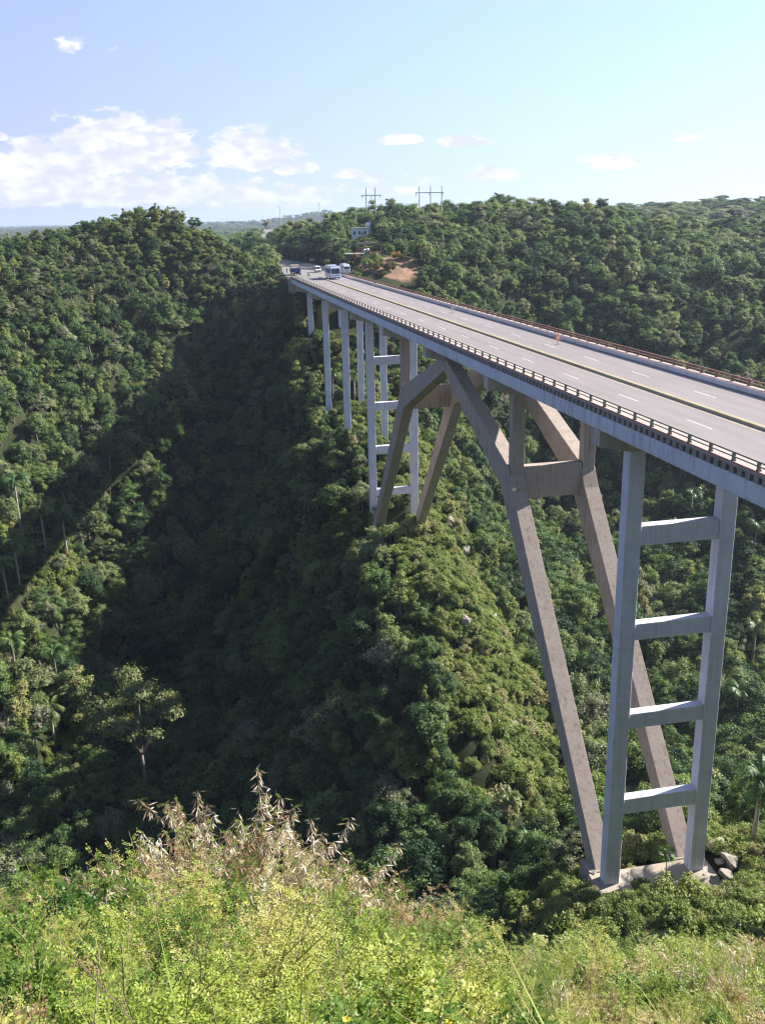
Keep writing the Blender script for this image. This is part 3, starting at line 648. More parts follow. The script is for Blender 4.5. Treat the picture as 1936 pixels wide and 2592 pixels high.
proto('broadleaf_tree', 4, 1.9, 7.2, 4.8, 34, .60, 4600, .12)
proto('layered_tree', 7, 3.1, 6.0, 4.6, 22, .85, 4200, .13, flat=.5)
proto('broadleaf_tree', 8, 2.2, 4.2, 2.8, 18, .8, 3600, .15)
proto('slender_tree', 9, 1.5, 6.6, 4.6, 20, .62, 3400, .12, M['scrub'])
proto('scrub_bush', 5, 1.9, 2.2, 1.1, 26, .5, 3200, .10, M['scrub'])
proto('scrub_bush', 6, 1.5, 2.8, 1.3, 24, .45, 3000, .09, M['scrub'])
NB = 7

def palm_meshes(seed, h=11.0, fr=3.4, nf=15):
    g = np.random.default_rng(seed); b = MB()
    b.tube([(0, 0, -1), (.05, 0, h * .35), (0, .08, h * .8), (0, 0, h)], [.30, .26, .22, .15], 8)
    tr = b.mesh('trunk', M['palmbark'], True)
    b = MB(); b.tube([(0, 0, h), (0, 0, h + 1.5)], [.16, .09], 7); sh = b.mesh('crownshaft', M['palmleaf'], True)
    fronds = []; V = []; T = []
    for i in range(nf):
        a = 2 * math.pi * i / nf * 2.4 + g.uniform(-.2, .2); up = g.uniform(-.2, 1.15); pts = []
        el = up
        p = np.array([0, 0, h + 1.4]); L_ = fr * g.uniform(.85, 1.1); n = 9
        for j in range(n + 1):
            pts.append(p.copy()); e = el - 2.1 * (j / n) ** 1.3
            p = p + np.array([math.cos(a) * math.cos(e), math.sin(a) * math.cos(e), math.sin(e)]) * L_ / n
        pts = np.array(pts); side = np.array([-math.sin(a), math.cos(a), 0])
        for j in range(n):
            d = pts[j + 1] - pts[j]
            for q in (0, .33, .66):
                c = pts[j] + d * q; t = (j + q) / n; ll = fr * .27 * math.sin(math.pi * min(1, .15 + t * .9)) * g.uniform(.8, 1.1)
                for s_ in (-1, 1):
                    tip = c + side * s_ * ll * .8 + unit(d) * ll * .5 + np.array([0, 0, -ll * g.uniform(.25, .75)])
                    w_ = unit(d) * .085; k = len(V); V += [c - w_, c + w_, tip]; T.append((k, k + 1, k + 2))
        for j in range(n):
            k = len(V); u_ = np.array([0, 0, .04]); V += [pts[j] - side * .04, pts[j] + side * .04, pts[j + 1] + side * .02, pts[j + 1] - side * .02]; T += [(k, k + 1, k + 2), (k, k + 2, k + 3)]
    return tr, sh, np_mesh('fronds', V, T, M['palmleaf'])
PALMS = [palm_meshes(21, 9, 4.3, 20), palm_meshes(22, 7.5, 4.0, 18), palm_meshes(23, 10.5, 4.5, 22)]
PALMH = (9, 7.5, 10.5)
PLIST = [  # pixel of the crown, kind, scale
 (38, 1222, 2, 1.0), (103, 1290, 0, 1.0), (158, 1305, 0, 1.05), (35, 1375, 0, 1.05), (8, 1430, 1, 1.0), (30, 1625, 2, .9), (136, 1655, 2, .9), (128, 1800, 1, 1.0),
 (1869, 1752, 2, .95), (1915, 1330, 0, 1.0), (1912, 1585, 0, 1.0), (1925, 1969, 1, 1.0), (1327, 2127, 1, .62), (1400, 2150, 1, .5), (1286, 2020, 1, .7), (1218, 1196, 0, .85), (1752, 1250, 0, .95), (1700, 1330, 1, 1.0), (691, 2040, 1, .7), (841, 945, 1, .8), (896, 950, 1, .8)]
RES = []; PPOS = {}
for px, py, kd, sc in PLIST:
    x, y, z = march(px, py, (PALMH[kd] + 1.2) * sc, 85 if px > 1000 else 40); PPOS[(px, py)] = (x, y, z); RES.append((x, y, 2.4 * sc, 7))
for px, py in ((1175, 1392), (1133, 1322), (1288, 1832), (1292, 1805), (1238, 1560), (1262, 1668), (1172, 1575), (1205, 1480)):
    x, y, z = march(px, py, .8, 90); RES.append((x, y, 1.6, 4))
for px, py, h_, rad in ((350, 1800, 18, 8), (395, 2110, 8, 7), (615, 1700, 7.5, 3)):
    x, y, z = march(px, py, h_, 40); RES.append((x, y, rad, rad + 7))

def in_view(x, y, z, mx=80, my=80):
    d = np.stack([x - CAM.x, y - CAM.y, z - CAM.z], -1); f = np.array(FW); u = np.array(UP); r_ = np.array(RT)
    zz = d @ f; px = 968 + F_PX * (d @ r_) / np.maximum(zz, .1); py = 1296 - F_PX * (d @ u) / np.maximum(zz, .1)
    return (zz > 1) & (px > -mx) & (px < 1936 + mx) & (py > -my) & (py < 2592 + my), px, py

def clear_of(x, y, z, pad=0):
    """True where trees may stand"""
    ok = np.ones(len(x), bool)
    ok &= ~((np.abs(x - road_x(y)) < np.interp(y, ROADH[:, 0], ROADH[:, 1]) + 2.6) & (y > 288) & (y < 990))
    ok &= ~((x > -3.5) & (x < 19.5) & (y > 284) & (y < 300))
    ok &= ~((x > -1) & (x < 17.5) & (y > 15) & (y < 292) & (z > -13))
    for yy in (X7, 187, 216.5, 246, 275.4): ok &= ~((x > 1.0) & (x < 15.2) & (np.abs(y - yy - .6) < 2.6))
    ok &= ~((x > 1.0) & (x < 15.2) & (y > 68.2) & (y < 75.5))
    ok &= ~((((x - 31) / 14) ** 2 + ((y - 312) / 24) ** 2) < 1)
    ok &= ~((x > 22) & (x < 46) & (y > 330) & (y < 392) & (x < 27 + (y - 330) * .34 + 6) & (x > 24 + (y - 330) * .12))
    ok &= ~((y < 62) & (np.hypot((x - CAM.x) * .6, y) < 30))
    # keep sight of the far road
    ok &= ~((x < road_x(y) ) & (x > road_x(y) - 12) & (y > 300) & (y < 430) & (x > -1 + (y - 300) * .08))
    ok &= ~((x > 17) & (x < 23) & (y > 292) & (y < 330))
    return ok
def free_of(x, y):
    ok = np.ones(len(x), bool)
    for (a, b_, rad, ln) in RES:
        u = np.array([CAM.x - a, -b_]); u = u / np.hypot(*u); t = np.clip((x - a) * u[0] + (y - b_) * u[1], 0, ln)
        ok &= np.hypot(x - a - u[0] * t, y - b_ - u[1] * t) > rad * (1 - .45 * t / ln)
    return ok
def scatter():
    g = np.random.default_rng(77); pts = []
    r = 34.0
    while r < 7000:
        s = max(3.15, r * .0122) if r < 700 else max(9, r * .017)
        n = int(R(74) * r / s); a = R(-24) + (np.arange(n) + g.uniform(-.42, .42, n)) * s / r
        rr = r + g.uniform(-.45, .45, n) * s
        pts.append(np.c_[CAM.x + np.sin(a) * rr, np.cos(a) * rr, np.full(n, s)]); r += s * .9
    P = np.concatenate(pts); x, y, s = P.T; z = height(x, y)
    near = (s < 6) & (y > 90); xx, yy, ss = x[near] + g.normal(size=near.sum()) * 1.5, y[near] + g.normal(size=near.sum()) * 1.5, s[near]
    z2 = height(xx, yy); gr = np.hypot(height(xx + 2, yy) - z2, height(xx, yy + 2) - z2) / 2; k = g.uniform(size=len(xx)) < np.clip((gr - .45) * 1.5, .12, 1)
    x, y, z, s = np.r_[x, xx[k]], np.r_[y, yy[k]], np.r_[z, z2[k]], np.r_[s, ss[k] * .85]
    ok = clear_of(x, y, z); x, y, z, s = x[ok], y[ok], z[ok], s[ok]
    n = len(x); g = np.random.default_rng(78)
    # scrub grows on the crest of the spur, on the near shelf and in patches
    nz = wob(x, y, 11, 23)
    crest = np.exp(-((x - np.interp(y, [125, 140, 165, 187, 217, 260], [13, 17, 18, 17, 16, 15])) / 12) ** 2) * sstep(116, 128, y) * sstep(300, 260, y)
    near = sstep(92, 70, y) * sstep(-30, -6, x)
    rim = (z > -8) & (y > 320) & (y < 620) & (x > 30)
    isf = ~free_of(x, y)
    isb = isf | (crest * 1.9 + nz * .2 > .62) | (near + nz * .2 > .55) | (g.uniform(size=n) < .07) | (rim & (g.uniform(size=n) < .12))
    kind = np.where(isb, NB + g.integers(0, 2, n), g.integers(0, NB, n))
    sc = np.clip(np.exp(g.normal(-.17, .33, n)), .38, 1.55) * np.where(isb, g.uniform(.8, 1.4, n), 1) * np.clip(s / 4.6, .84, 1.15)
    sc *= 1 + .3 * sstep(-60, -82, z); sc = np.where(isf, np.clip(sc, .55, .9), sc); sc *= 1 - .22 * sstep(-20, 0, z) * (x < -10); sc = np.where((z > -14) & (x < 0), np.minimum(sc, .7), sc)
    return x, y, z, sc, kind, g.uniform(0, 6.283, n)
TX, TY, TZ, TS, TK, TR = scatter()
# extra low scrub between the trees on the crest and around the near pier
def extra_scrub():
    g = np.random.default_rng(91); x = []; y = []
    for (cx, cy, sx, sy_, n) in [(10, 66, 24, 13, 420), (9, 77, 12, 4, 60), (8, 65.5, 13, 2.6, 190), (17, 158, 11, 34, 800), (.2, 71, 1.2, 4, 60), (16.5, 71, 1.5, 5, 50), (14, 225, 11, 35, 420), (30, 60, 16, 12, 120), (42, 290, 12, 8, 70), (-20, 277, 12, 14, 260), (-8, 290, 5, 5, 50), (20, 282, 6, 6, 40), (36, 290, 8, 6, 50), (-38, 334, 22, 14, 240), (-70, 330, 16, 12, 120)]:
        x.append(g.normal(size=n) * sx * .6 + cx); y.append(g.normal(size=n) * sy_ * .6 + cy)
    for (px, py, rr_, n) in ((190, 1432, 5.5, 90), (110, 1440, 5, 60), (150, 1500, 5, 50), (95, 1700, 4, 30)):
        a, b_, _ = march(px, py, 1.0, 60); x.append(a + g.normal(size=n) * rr_); y.append(b_ + g.normal(size=n) * rr_)
    x = np.concatenate(x); y = np.concatenate(y); z = height(x, y)
    ok = clear_of(x, y, z) | ((y > 60) & (y < 67.6) & (x > -4) & (x < 20))
    n = ok.sum(); return x[ok], y[ok], z[ok], g.uniform(.45, .95, n), NB + g.integers(0, 2, n), g.uniform(0, 6.28, n)
E_ = extra_scrub(); TX, TY, TZ, TS, TK, TR = [np.concatenate([a, b_]) for a, b_ in zip((TX, TY, TZ, TS, TK, TR), E_)]

def low_garden():
    g = np.random.default_rng(92); n = 110; y = g.uniform(345, 376, n); x = 27 + (y - 330) * .22 + g.uniform(-5, 8, n); z = height(x, y)
    return x, y, z, g.uniform(.35, .75, n), NB + g.integers(0, 2, n), g.uniform(0, 6.28, n)
E_ = low_garden(); TX, TY, TZ, TS, TK, TR = [np.concatenate([a, b_]) for a, b_ in zip((TX, TY, TZ, TS, TK, TR), E_)]

_bp = [march(px, py, .5, 45)[:2] for px, py in ((1808, 2160), (1850, 2190), (1870, 2180), (1835, 2215), (1820, 2190), (1668, 2112), (1625, 2112))]
ok = np.ones(len(TX), bool)
for a, b_ in _bp:
    u = np.array([CAM.x - a, -b_]); u = u / np.hypot(*u); t = np.clip((TX - a) * u[0] + (TY - b_) * u[1], 0, 3.0); ok &= np.hypot(TX - a - u[0] * t, TY - b_ - u[1] * t) > 1.05
TX, TY, TZ, TS, TK, TR = [q[ok] for q in (TX, TY, TZ, TS, TK, TR)]
def visible(x, y, z):
    """clear sight line from the camera over the canopy"""
    vis = np.ones(len(x), bool)
    for t in np.linspace(.12, .97, 34):
        g = height(CAM.x + (x - CAM.x) * t, y * t); zl = CAM.z + (z - CAM.z) * t
        vis &= zl > g + 3.2 * (t < .93)
    return vis
hh = np.array([p[3] for p in PROT])[TK] * TS
dist = np.sqrt((TX - CAM.x) ** 2 + TY ** 2 + (TZ + hh * .6 - CAM.z) ** 2)
iv_, PX, PY = in_view(TX, TY, TZ + hh * .65, 10, 10)
size_ = TS * np.array([p[4] for p in PROT])[TK] / dist
cand = np.where(iv_ & (dist < 330) & (TY > 40))[0]
cand = cand[visible(TX[cand], TY[cand], TZ[cand] + hh[cand] * .8)]
def pick(mask, n):
    c = cand[mask[cand]]; return c[np.argsort(-size_[c])][:n]
trees_i = pick(TK < NB, 300); bush_i = pick((TK >= NB), 300)
LM = [('foot of the ladder pier beyond the arch', 985, 1330), ('left knee of the near arch', 1300, 1190), ('left column of the nearest pier', 1560, 1700), ('right column of the nearest pier', 1810, 1700), ('foot of the near arch leg', 1500, 2190),
      ('lone sunlit tree in the gorge shadow', 350, 1815), ('wide flat-crowned tree', 400, 2110), ('bright young palm', 1327, 2127), ('brightest palm on the left', 158, 1305), ('lowest sunlit palm at the left edge', 30, 1625),
      ('thin bare-stemmed tree', 615, 1700), ('narrow light green tree', 775, 1960), ('second column from the far bridge head', 826, 990), ('arch crown', 1135, 920), ('tallest pod shrubs', 620, 2060), ('bare tree at the right edge', 1925, 2090),
      ('tall palm right of the nearest pier', 1869, 1752), ('middle of the left arch leg', 1400, 1650), ('middle of the right arch leg', 1640, 1640), ('palm seen through the arch', 1218, 1196), ('blue truck', 735, 680), ('large coach', 850, 690),
      ('hilltop at the upper left', 410, 530), ('top left royal palm', 38, 1222), ('palm under the deck', 1752, 1250), ('top cross beam of the nearest pier', 1720, 1350), ('lowest cross beam of the nearest pier', 1680, 2010), ('dead grey tree on the spur', 730, 1130), ('orange warning triangle', 1411, 860), ('three-legged pylon', 1090, 540)]
_lv = np.array([(a[1], a[2]) for a in LM], float)
USED = {}
def where(px, py, form, noun):
    """kind, side and nearest landmark; further landmarks while the words are taken"""
    d = np.hypot(px - _lv[:, 0], py - _lv[:, 1]); o_ = np.argsort(d)
    for j in o_[:9]:
        dx, dy = px - _lv[j, 0], py - _lv[j, 1]; far = 'just ' if d[j] < 90 else ''
        if abs(dx) > 2.2 * abs(dy): w_ = far + ('right of' if dx > 0 else 'left of')
        elif abs(dy) > 2.2 * abs(dx): w_ = far + ('below' if dy > 0 else 'above')
        else: w_ = far + ('below and ' if dy > 0 else 'above and ') + ('right of' if dx > 0 else 'left of')
        lab = f'{form} {noun} {w_} the {LM[j][0]}'
        if len(lab.split()) <= 16 and lab not in USED: USED[lab] = 1; return lab
    return None
FORM = ['rounded', 'tall leafy', 'broad spreading', 'narrow upright', 'loose layered', 'low dense', 'slim pale green', 'yellow-green', 'grey-green']
def place_ind(i):
    k = int(TK[i]); nm, cm, tm, h_, r_ = PROT[k]
    e = empty(nm, (TX[i], TY[i], TZ[i]), TR[i]); e.scale = (TS[i],) * 3
    link('crown', cm, e)
    link('trunk' if k < NB else 'stem', tm, e)
    sz = 'large ' if TS[i] > 1.1 else 'small ' if TS[i] < .7 else ''
    noun = 'tree' if k < NB else 'scrub bush'
    lab = None
    for z_ in (sz, sz + 'leafy ', sz + 'dense ', sz + 'bushy '):
        lab = lab or where(PX[i], PY[i], (z_ + FORM[k]).strip(), noun)
    grp = ('trees' if k < NB else 'scrub bushes') + (' left of the bridge in the gorge' if TX[i] < -18 else ' on the spur beneath the far piers' if TX[i] < 20 and TY[i] > 135 else ' around the nearest pier' if TY[i] < 92 else ' in the valley right of the bridge')
    tag(e, lab or where(PX[i], PY[i], (sz + 'half hidden ' + FORM[k]).strip(), noun) or ((sz + FORM[k]).strip() + ' ' + noun + ' in the thick of the wooded gorge'), 'tree' if k < NB else 'bush', grp)
ind = set()
for i in list(trees_i) + list(bush_i): place_ind(int(i)); ind.add(int(i))

# the rest of the wood: one object that scatters copies over its points
def instancer(name, X, protos, label, cat, mats_extra=None):
    x, y, z, sc, kd, rt = X
    wide = np.clip(np.hypot(x - CAM.x, y) * .017 / 5.0, 1, 3.2)
    me = bpy.data.meshes.new(name); me.from_pydata(np.c_[x, y, z].tolist(), [], [])
    for an, arr, ty in (('sc', sc, 'FLOAT'), ('wide', sc * wide, 'FLOAT'), ('rt', rt, 'FLOAT'), ('kd', kd, 'INT'), ('tx', .16 * np.sin(np.asarray(rt) * 7.3), 'FLOAT'), ('ty', .16 * np.cos(np.asarray(rt) * 11.1), 'FLOAT')):
        at_ = me.attributes.new(an, ty, 'POINT'); at_.data.foreach_set('value', np.asarray(arr, np.float32 if ty == 'FLOAT' else np.int32))
    o = link(name, me); tag(o, label, cat, kind='stuff')
    col = bpy.data.collections.new(name + '_kinds')
    for q, pr in enumerate(protos): col.objects.link(pr)
    ng = bpy.data.node_groups.new(name, 'GeometryNodeTree')
    ng.interface.new_socket('Geometry', in_out='INPUT', socket_type='NodeSocketGeometry'); ng.interface.new_socket('Geometry', in_out='OUTPUT', socket_type='NodeSocketGeometry')
    N = ng.nodes; L = ng.links; gi = N.new('NodeGroupInput'); go = N.new('NodeGroupOutput')
    ci = N.new('GeometryNodeCollectionInfo'); ci.inputs['Collection'].default_value = col; ci.inputs['Separate Children'].default_value = True; ci.inputs['Reset Children'].default_value = True
    ip = N.new('GeometryNodeInstanceOnPoints'); ip.inputs['Pick Instance'].default_value = True
    def na(nm, ty):
        n = N.new('GeometryNodeInputNamedAttribute'); n.data_type = ty; n.inputs[0].default_value = nm; return n.outputs['Attribute']
    cx = N.new('ShaderNodeCombineXYZ'); L.new(na('rt', 'FLOAT'), cx.inputs[2]); L.new(na('tx', 'FLOAT'), cx.inputs[0]); L.new(na('ty', 'FLOAT'), cx.inputs[1]); er = N.new('FunctionNodeEulerToRotation'); L.new(cx.outputs[0], er.inputs[0])
    L.new(gi.outputs[0], ip.inputs['Points']); L.new(ci.outputs[0], ip.inputs['Instance']); L.new(na('kd', 'INT'), ip.inputs['Instance Index'])
    L.new(er.outputs[0], ip.inputs['Rotation']); cs_ = N.new('ShaderNodeCombineXYZ'); wv = na('wide', 'FLOAT'); L.new(wv, cs_.inputs[0]); L.new(wv, cs_.inputs[1]); L.new(na('sc', 'FLOAT'), cs_.inputs[2]); L.new(cs_.outputs[0], ip.inputs['Scale']); L.new(ip.outputs[0], go.inputs[0])
    md = o.modifiers.new('scatter', 'NODES'); md.node_group = ng
    return o
def joined(name, meshes):
    bm = bmesh.new(); mats = []; 
    for me in meshes:
        mp = []
        for mt in me.materials:
            if mt not in mats: mats.append(mt)
            mp.append(mats.index(mt))
        n0 = len(bm.faces); bm.from_mesh(me); bm.faces.ensure_lookup_table()
        for f in bm.faces[n0:]: f.material_index = mp[f.material_index]
    me = bpy.data.meshes.new(name); bm.to_mesh(me); bm.free()
    for mt in mats: me.materials.append(mt)
    return bpy.data.objects.new(name, me)
pro = [joined('kind_%02d' % i, [p[1], p[2]]) for i, p in enumerate(PROT)]
rest = np.array([i not in ind for i in range(len(TX))])
ft = rest & (TK < NB); fb = rest & (TK >= NB)
instancer('forest', [a[ft] for a in (TX, TY, TZ, TS, TK, TR)], pro, 'dense green wood covering the hills and far valley sides', 'forest')
instancer('undergrowth', [a[fb] for a in (TX, TY, TZ, TS, TK, TR)], pro, 'low scrub filling the gaps between the trees', 'undergrowth')
print('trees', len(TX), 'individual', len(trees_i), len(bush_i))

def build_haze():
    b = MB(); b.box(-9000, 11500, -2400, 15000, -118, 110)
    m = bpy.data.materials.new('haze'); m.use_nodes = True; nt = m.node_tree; nt.nodes.clear()
    o_ = nt.nodes.new('ShaderNodeOutputMaterial'); v = nt.nodes.new('ShaderNodeVolumePrincipled')
    v.inputs['Color'].default_value = (.62, .74, .95, 1); v.inputs['Density'].default_value = 1.05e-4; v.inputs['Anisotropy'].default_value = .25
    nt.links.new(v.outputs[0], o_.inputs['Volume'])
    tag(b.build('haze', m), kind='stuff')

# ---------------------------------------------------------------- palms and other trees one can tell apart
M['palmleaf_dry'] = plain('dry_frond', (.30, .24, .14), .8)
def palm(px, py, kind, sc, lab, grp, rmin=34):
    tr, sh, fr = PALMS[kind]; x, y, z = PPOS[(px, py)]; sc = [q[3] for q in PLIST if q[:2] == (px, py)][0]
    e = empty('palm_tree', (x, y, z), random.uniform(0, 6)); e.scale = (sc,) * 3
    link('trunk', tr, e); link('crownshaft', sh, e); link('fronds', fr, e)
    tag(e, lab, 'palm tree', grp); return x, y
GP = 'palms standing above the wood'
palm(38, 1222, 2, 1.0, 'royal palm at the left edge, uppermost of the palms left of the ravine', GP)
palm(103, 1290, 0, 1.0, 'royal palm behind and left of the brightest palm on the left', GP)
palm(158, 1305, 0, 1.05, 'bright royal palm with a pale trunk, rightmost of the sunlit palms left of the ravine', GP)
palm(35, 1375, 0, 1.05, 'bushy royal palm at the left edge just below the trio of palms', GP)
palm(8, 1430, 1, 1.0, 'royal palm cut by the left edge of the photo, halfway down', GP)
palm(30, 1625, 2, .9, 'tall royal palm with a pale trunk, lowest sunlit palm at the left edge', GP)
palm(136, 1655, 2, .9, 'royal palm in deep shadow right of the lowest sunlit palm on the left', GP)
palm(128, 1800, 1, 1.0, 'royal palm in deep shadow with a slanting pale trunk, lowest on the left', GP)
GQ = 'palms in the valley right of the bridge'
palm(1869, 1752, 2, .95, 'tall palm right of the nearest pier against dark wood', GQ)
palm(1915, 1330, 0, 1.0, 'palm at the right edge level with the top cross beam of the nearest pier', GQ)
palm(1912, 1585, 0, 1.0, 'palm at the right edge midway down the nearest pier', GQ)
palm(1925, 1969, 1, 1.0, 'palm with drooping fronds low at the right edge beside the nearest pier', GQ)
palm(1327, 2127, 1, .62, 'bright green young palm with a star of fronds left of the near arch leg foot', GQ)
palm(1400, 2150, 1, .5, 'small palm touching the foot of the near arch leg', GQ)
palm(1286, 2020, 1, .7, 'palm standing dark in the wood above the bright young palm', GQ)
palm(1218, 1196, 0, .95, 'palm with drooping fronds seen through the arch left of its near knee', GQ)
palm(1752, 1250, 0, .95, 'palm seen just under the deck right of the nearest pier crosshead', GQ)
palm(1700, 1330, 1, 1.0, 'palm framed by the upper opening of the nearest pier', GQ)
palm(691, 2040, 1, .75, 'palm rising behind the dry seed pods in the lower middle', GP, 40)
palm(841, 945, 1, .8, 'palm between the third and fourth tall columns under the far deck', GP)
palm(896, 950, 1, .8, 'palm just left of the ladder pier beyond the arch', GP)

def special(nm, meshes, px, py, h, rz_, sc, lab, cat='tree', rmin=40):
    x, y, z = march(px, py, h * sc, rmin)
    e = empty(nm, (x, y, z), rz_); e.scale = (sc,) * 3
    for n_, me in meshes: link(n_, me, e)
    tag(e, lab, cat); return x, y, z
M['loneleaf'] = leaf_mat('pale_foliage', [(0, (.09, .13, .045)), (.5, (.14, .19, .07)), (1, (.21, .23, .10))])
cm, cs, rs = crown_mesh('crown', 41, 6.4, 9.0, 12.2, 22, 1.5, 9000, .16, M['loneleaf'], flat=.7)
special('spreading_tree', [('crown', cm), ('trunk', trunk_mesh('trunk', 41, 12.2, cs, .22, lim=17))], 350, 1800, 12.0, 1.2, 1.5, 'tall sunlit tree with a thin pale trunk standing alone in the gorge shadow')
cm, cs, rs = crown_mesh('crown', 42, 8.2, 4.4, 8.0, 44, 1.35, 10500, .16, M['leaf'], flat=.4)
special('umbrella_tree', [('crown', cm), ('trunk', trunk_mesh('trunk', 42, 8, cs, .3, lim=10))], 395, 2110, 8.0, .4, 1.0, 'wide flat-crowned tree in the gorge just above the foreground bushes on the left')
cm, cs, rs = crown_mesh('crown', 43, 3.2, 7.0, 8.0, 16, 1.0, 3600, .17, M['leaf'])
tk = trunk_mesh('trunk', 43, 8.0, cs, .15, lim=9)
special('slender_tree', [('crown', cm), ('trunk', tk)], 615, 1700, 7.5, 0, 1.0, 'thin tree with a bare curved stem in the shadow left of the spur')
special('slender_tree', [('crown', cm), ('trunk', tk)], 775, 1960, 7.5, 2, .9, 'narrow light green tree rising behind the pod bushes in the lower middle')
def bare_tree(seed, h):
    g = random.Random(seed); b = MB()
    def grow(p, d, L_, r, k):
        pts = [p]; q = p
        for i in range(3):
            d = (d + Vector((g.uniform(-.25, .25), g.uniform(-.25, .25), g.uniform(-.05, .2)))).normalized(); q = q + d * L_ / 3; pts.append(q)
        b.tube(pts, [r, r * .85, r * .7, r * .5], 5)
        if k: 
            for i in range(3 if k > 1 else 4): grow(pts[g.choice((2, 3))], (d + Vector((g.uniform(-1, 1), g.uniform(-1, 1), g.uniform(-.1, .7))) * .8).normalized(), L_ * g.uniform(.5, .75), r * .5, k - 1)
    grow(Vector((0, 0, -1)), Vector((0, 0, 1)), h * .5, .14, 4); return b.mesh('branches', M['twig'])
bt = bare_tree(3, 7)
for px, py, sc, lab in [(1925, 2090, .8, 'leafless grey tree at the right edge beside the nearest pier foot'), (1905, 1985, .8, 'leafless pale tree above the other bare tree at the right edge'),
                        (1215, 2225, .5, 'small leafless grey bush left of the nearest pier foot'), (235, 1600, 1.2, 'bare branched tree in the deep shadow on the left'), (730, 1130, .9, 'dead grey tree on the spur slope left of the far piers'),
                        (25, 2050, 1.3, 'leafless dark tree at the left edge above the foreground')]:
    special('bare_tree', [('branches', bt)], px, py, 3.5, px, sc, lab)
# fan palm in front of the footing
b = MB(); b.tube([(0, 0, -1), (.1, 0, 2.4), (0, 0, 5.2)], [.06, .05, .05], 6); ftm = b.mesh('trunk', M['bark'], True)
gg = np.random.default_rng(8); V = []; T = []
for i in range(26):
    d = unit(gg.normal(size=3) + np.array([0, 0, .25])); c = np.array([0, 0, 5.3]) + d * .55; a = unit(np.cross(d, gg.normal(size=3))); bb = np.cross(d, a)
    for k in range(9):
        t = (k - 4) * .3; v = (d * math.cos(t) + a * math.sin(t)); w0 = np.cross(v, bb) * .035; q = len(V); V += [c - w0, c + w0, c + v * .62 + bb * .04]; T.append((q, q + 1, q + 2))
ffm = np_mesh('fronds', V, T, M['palmleaf'])
special('fan_palm', [('trunk', ftm), ('fronds', ffm)], 1687, 2165, 5.2, 0, .95, 'small fan palm on a thin stem in front of the nearest pier footing', 'palm tree')
# rocks around the footing
M['rock'] = concrete('limestone', (.34, .30, .26), (.2, .18, .15), .7, streak=(1, 1, .6))
def rock_mesh(seed):
    g = np.random.default_rng(seed); bm = bmesh.new(); bmesh.ops.create_icosphere(bm, subdivisions=3, radius=1)
    cut = [(unit(g.normal(size=3)), g.uniform(.45, .8)) for _ in range(11)]
    for v in bm.verts:
        p = np.array(v.co[:])
        for n_, d in cut:
            q = p @ n_
            if q > d: p = p - n_ * (q - d)
        p = p * (1 + .05 * math.sin(p[0] * 9 + seed) * math.sin(p[1] * 8) + .03 * math.sin(p[2] * 21)); v.co = p
    me = bpy.data.meshes.new('boulder'); bm.to_mesh(me); bm.free(); me.materials.append(M['rock']); return me
RM = [rock_mesh(i) for i in range(5)]
RK = [(1808, 2160, 1.4, 'tall pale boulder right behind the right column foot of the nearest pier'), (1850, 2190, 1.5, 'large pale boulder right of the footing, behind the smaller ones'), (1870, 2180, 1.3, 'rounded boulder at the right end of the rock pile beside the footing'),
      (1835, 2215, .9, 'small boulder at the front of the rock pile right of the footing'), (1880, 2228, .6, 'lone white stone in the bushes right of the footing'), (1805, 2245, .5, 'white stone just below the right end of the footing'), (1820, 2190, .7, 'grey rock wedged between the larger boulders beside the footing'),
      (1588, 2120, .9, 'pale rock beside the left column seen inside the pier opening'), (1625, 2112, 1.0, 'upright rock behind the footing between the columns'), (1668, 2112, 1.3, 'broad pale rock behind the footing next to the right arch leg'), (1590, 2220, .35, 'small white stone lying on the footing beside the left column'),
      (1500, 2240, .5, 'grey rock at the left corner of the footing'), (1635, 2300, .35, 'white stone in the bushes below the footing')]
for k, (px, py, sc, lab) in enumerate(RK):
    x, y, z = march(px, py, .5, 45)
    if -2 < x < 17 and 69 < y < 77: z = -47.75
    o = link('boulder', RM[k % 5]); o.location = (x, y, z + sc * .25); o.rotation_euler = (k, k * 2, k * 3); o.scale = (sc, sc * .8, sc * .75)
    tag(o, lab, 'rock', 'rocks around the nearest pier footing')

g = np.random.default_rng(44)
for k in range(16):
    x, y = g.uniform(4.8, 11.4), g.uniform(67.6, 76); sc = g.uniform(.22, .5)
    if k > 9: x, y = g.uniform(.2, 15.5), g.uniform(66.8, 69.2)
    e = empty('weed_clump', (x, y, -47.75 if 69 < y < 73 else gz(x, y)), k); e.scale = (sc, sc, sc); link('crown', PROT[NB + k % 2][1], e)
    side = 'left' if x < 6.5 else 'middle' if x < 9.5 else 'right'
    tag(e, ['small', 'low', 'tiny', 'straggly', 'olive', 'yellowish', 'dense', 'thin', 'wispy', 'round', 'flat', 'dry', 'leafy', 'pale', 'bushy', 'creeping'][k % 16] + ' weed clump ' + ('in front of' if y < 69.3 else 'on' if y < 73 else 'behind') + ' the nearest pier footing, ' + side + ' part', 'weed', 'weeds around the nearest pier footing')
USS = {}
for k in range(22):
    x, y = g.uniform(.8, 15.5), g.uniform(67.5, 77); sc = g.uniform(.08, .28)
    o = link('stone', RM[k % 5]); o.location = (x, y, (-47.72 if 69 < y < 73 else gz(x, y)) + sc * .3); o.rotation_euler = (k, k * 2, k * 3); o.scale = (sc, sc * .8, sc * .7)
    for a_ in ('small pale', 'tiny white', 'half-buried', 'chipped', 'flat grey', 'round', 'angular', 'weathered'):
        lb = a_ + ' stone ' + ('in front of' if y < 69 else 'on' if y < 73 else 'behind') + ' the nearest pier footing, ' + ('left end' if x < 4.5 else 'middle' if x < 11 else 'right end')
        if lb not in USS: USS[lb] = 1; break
    tag(o, lb, 'stone', 'loose stones around the nearest pier footing')

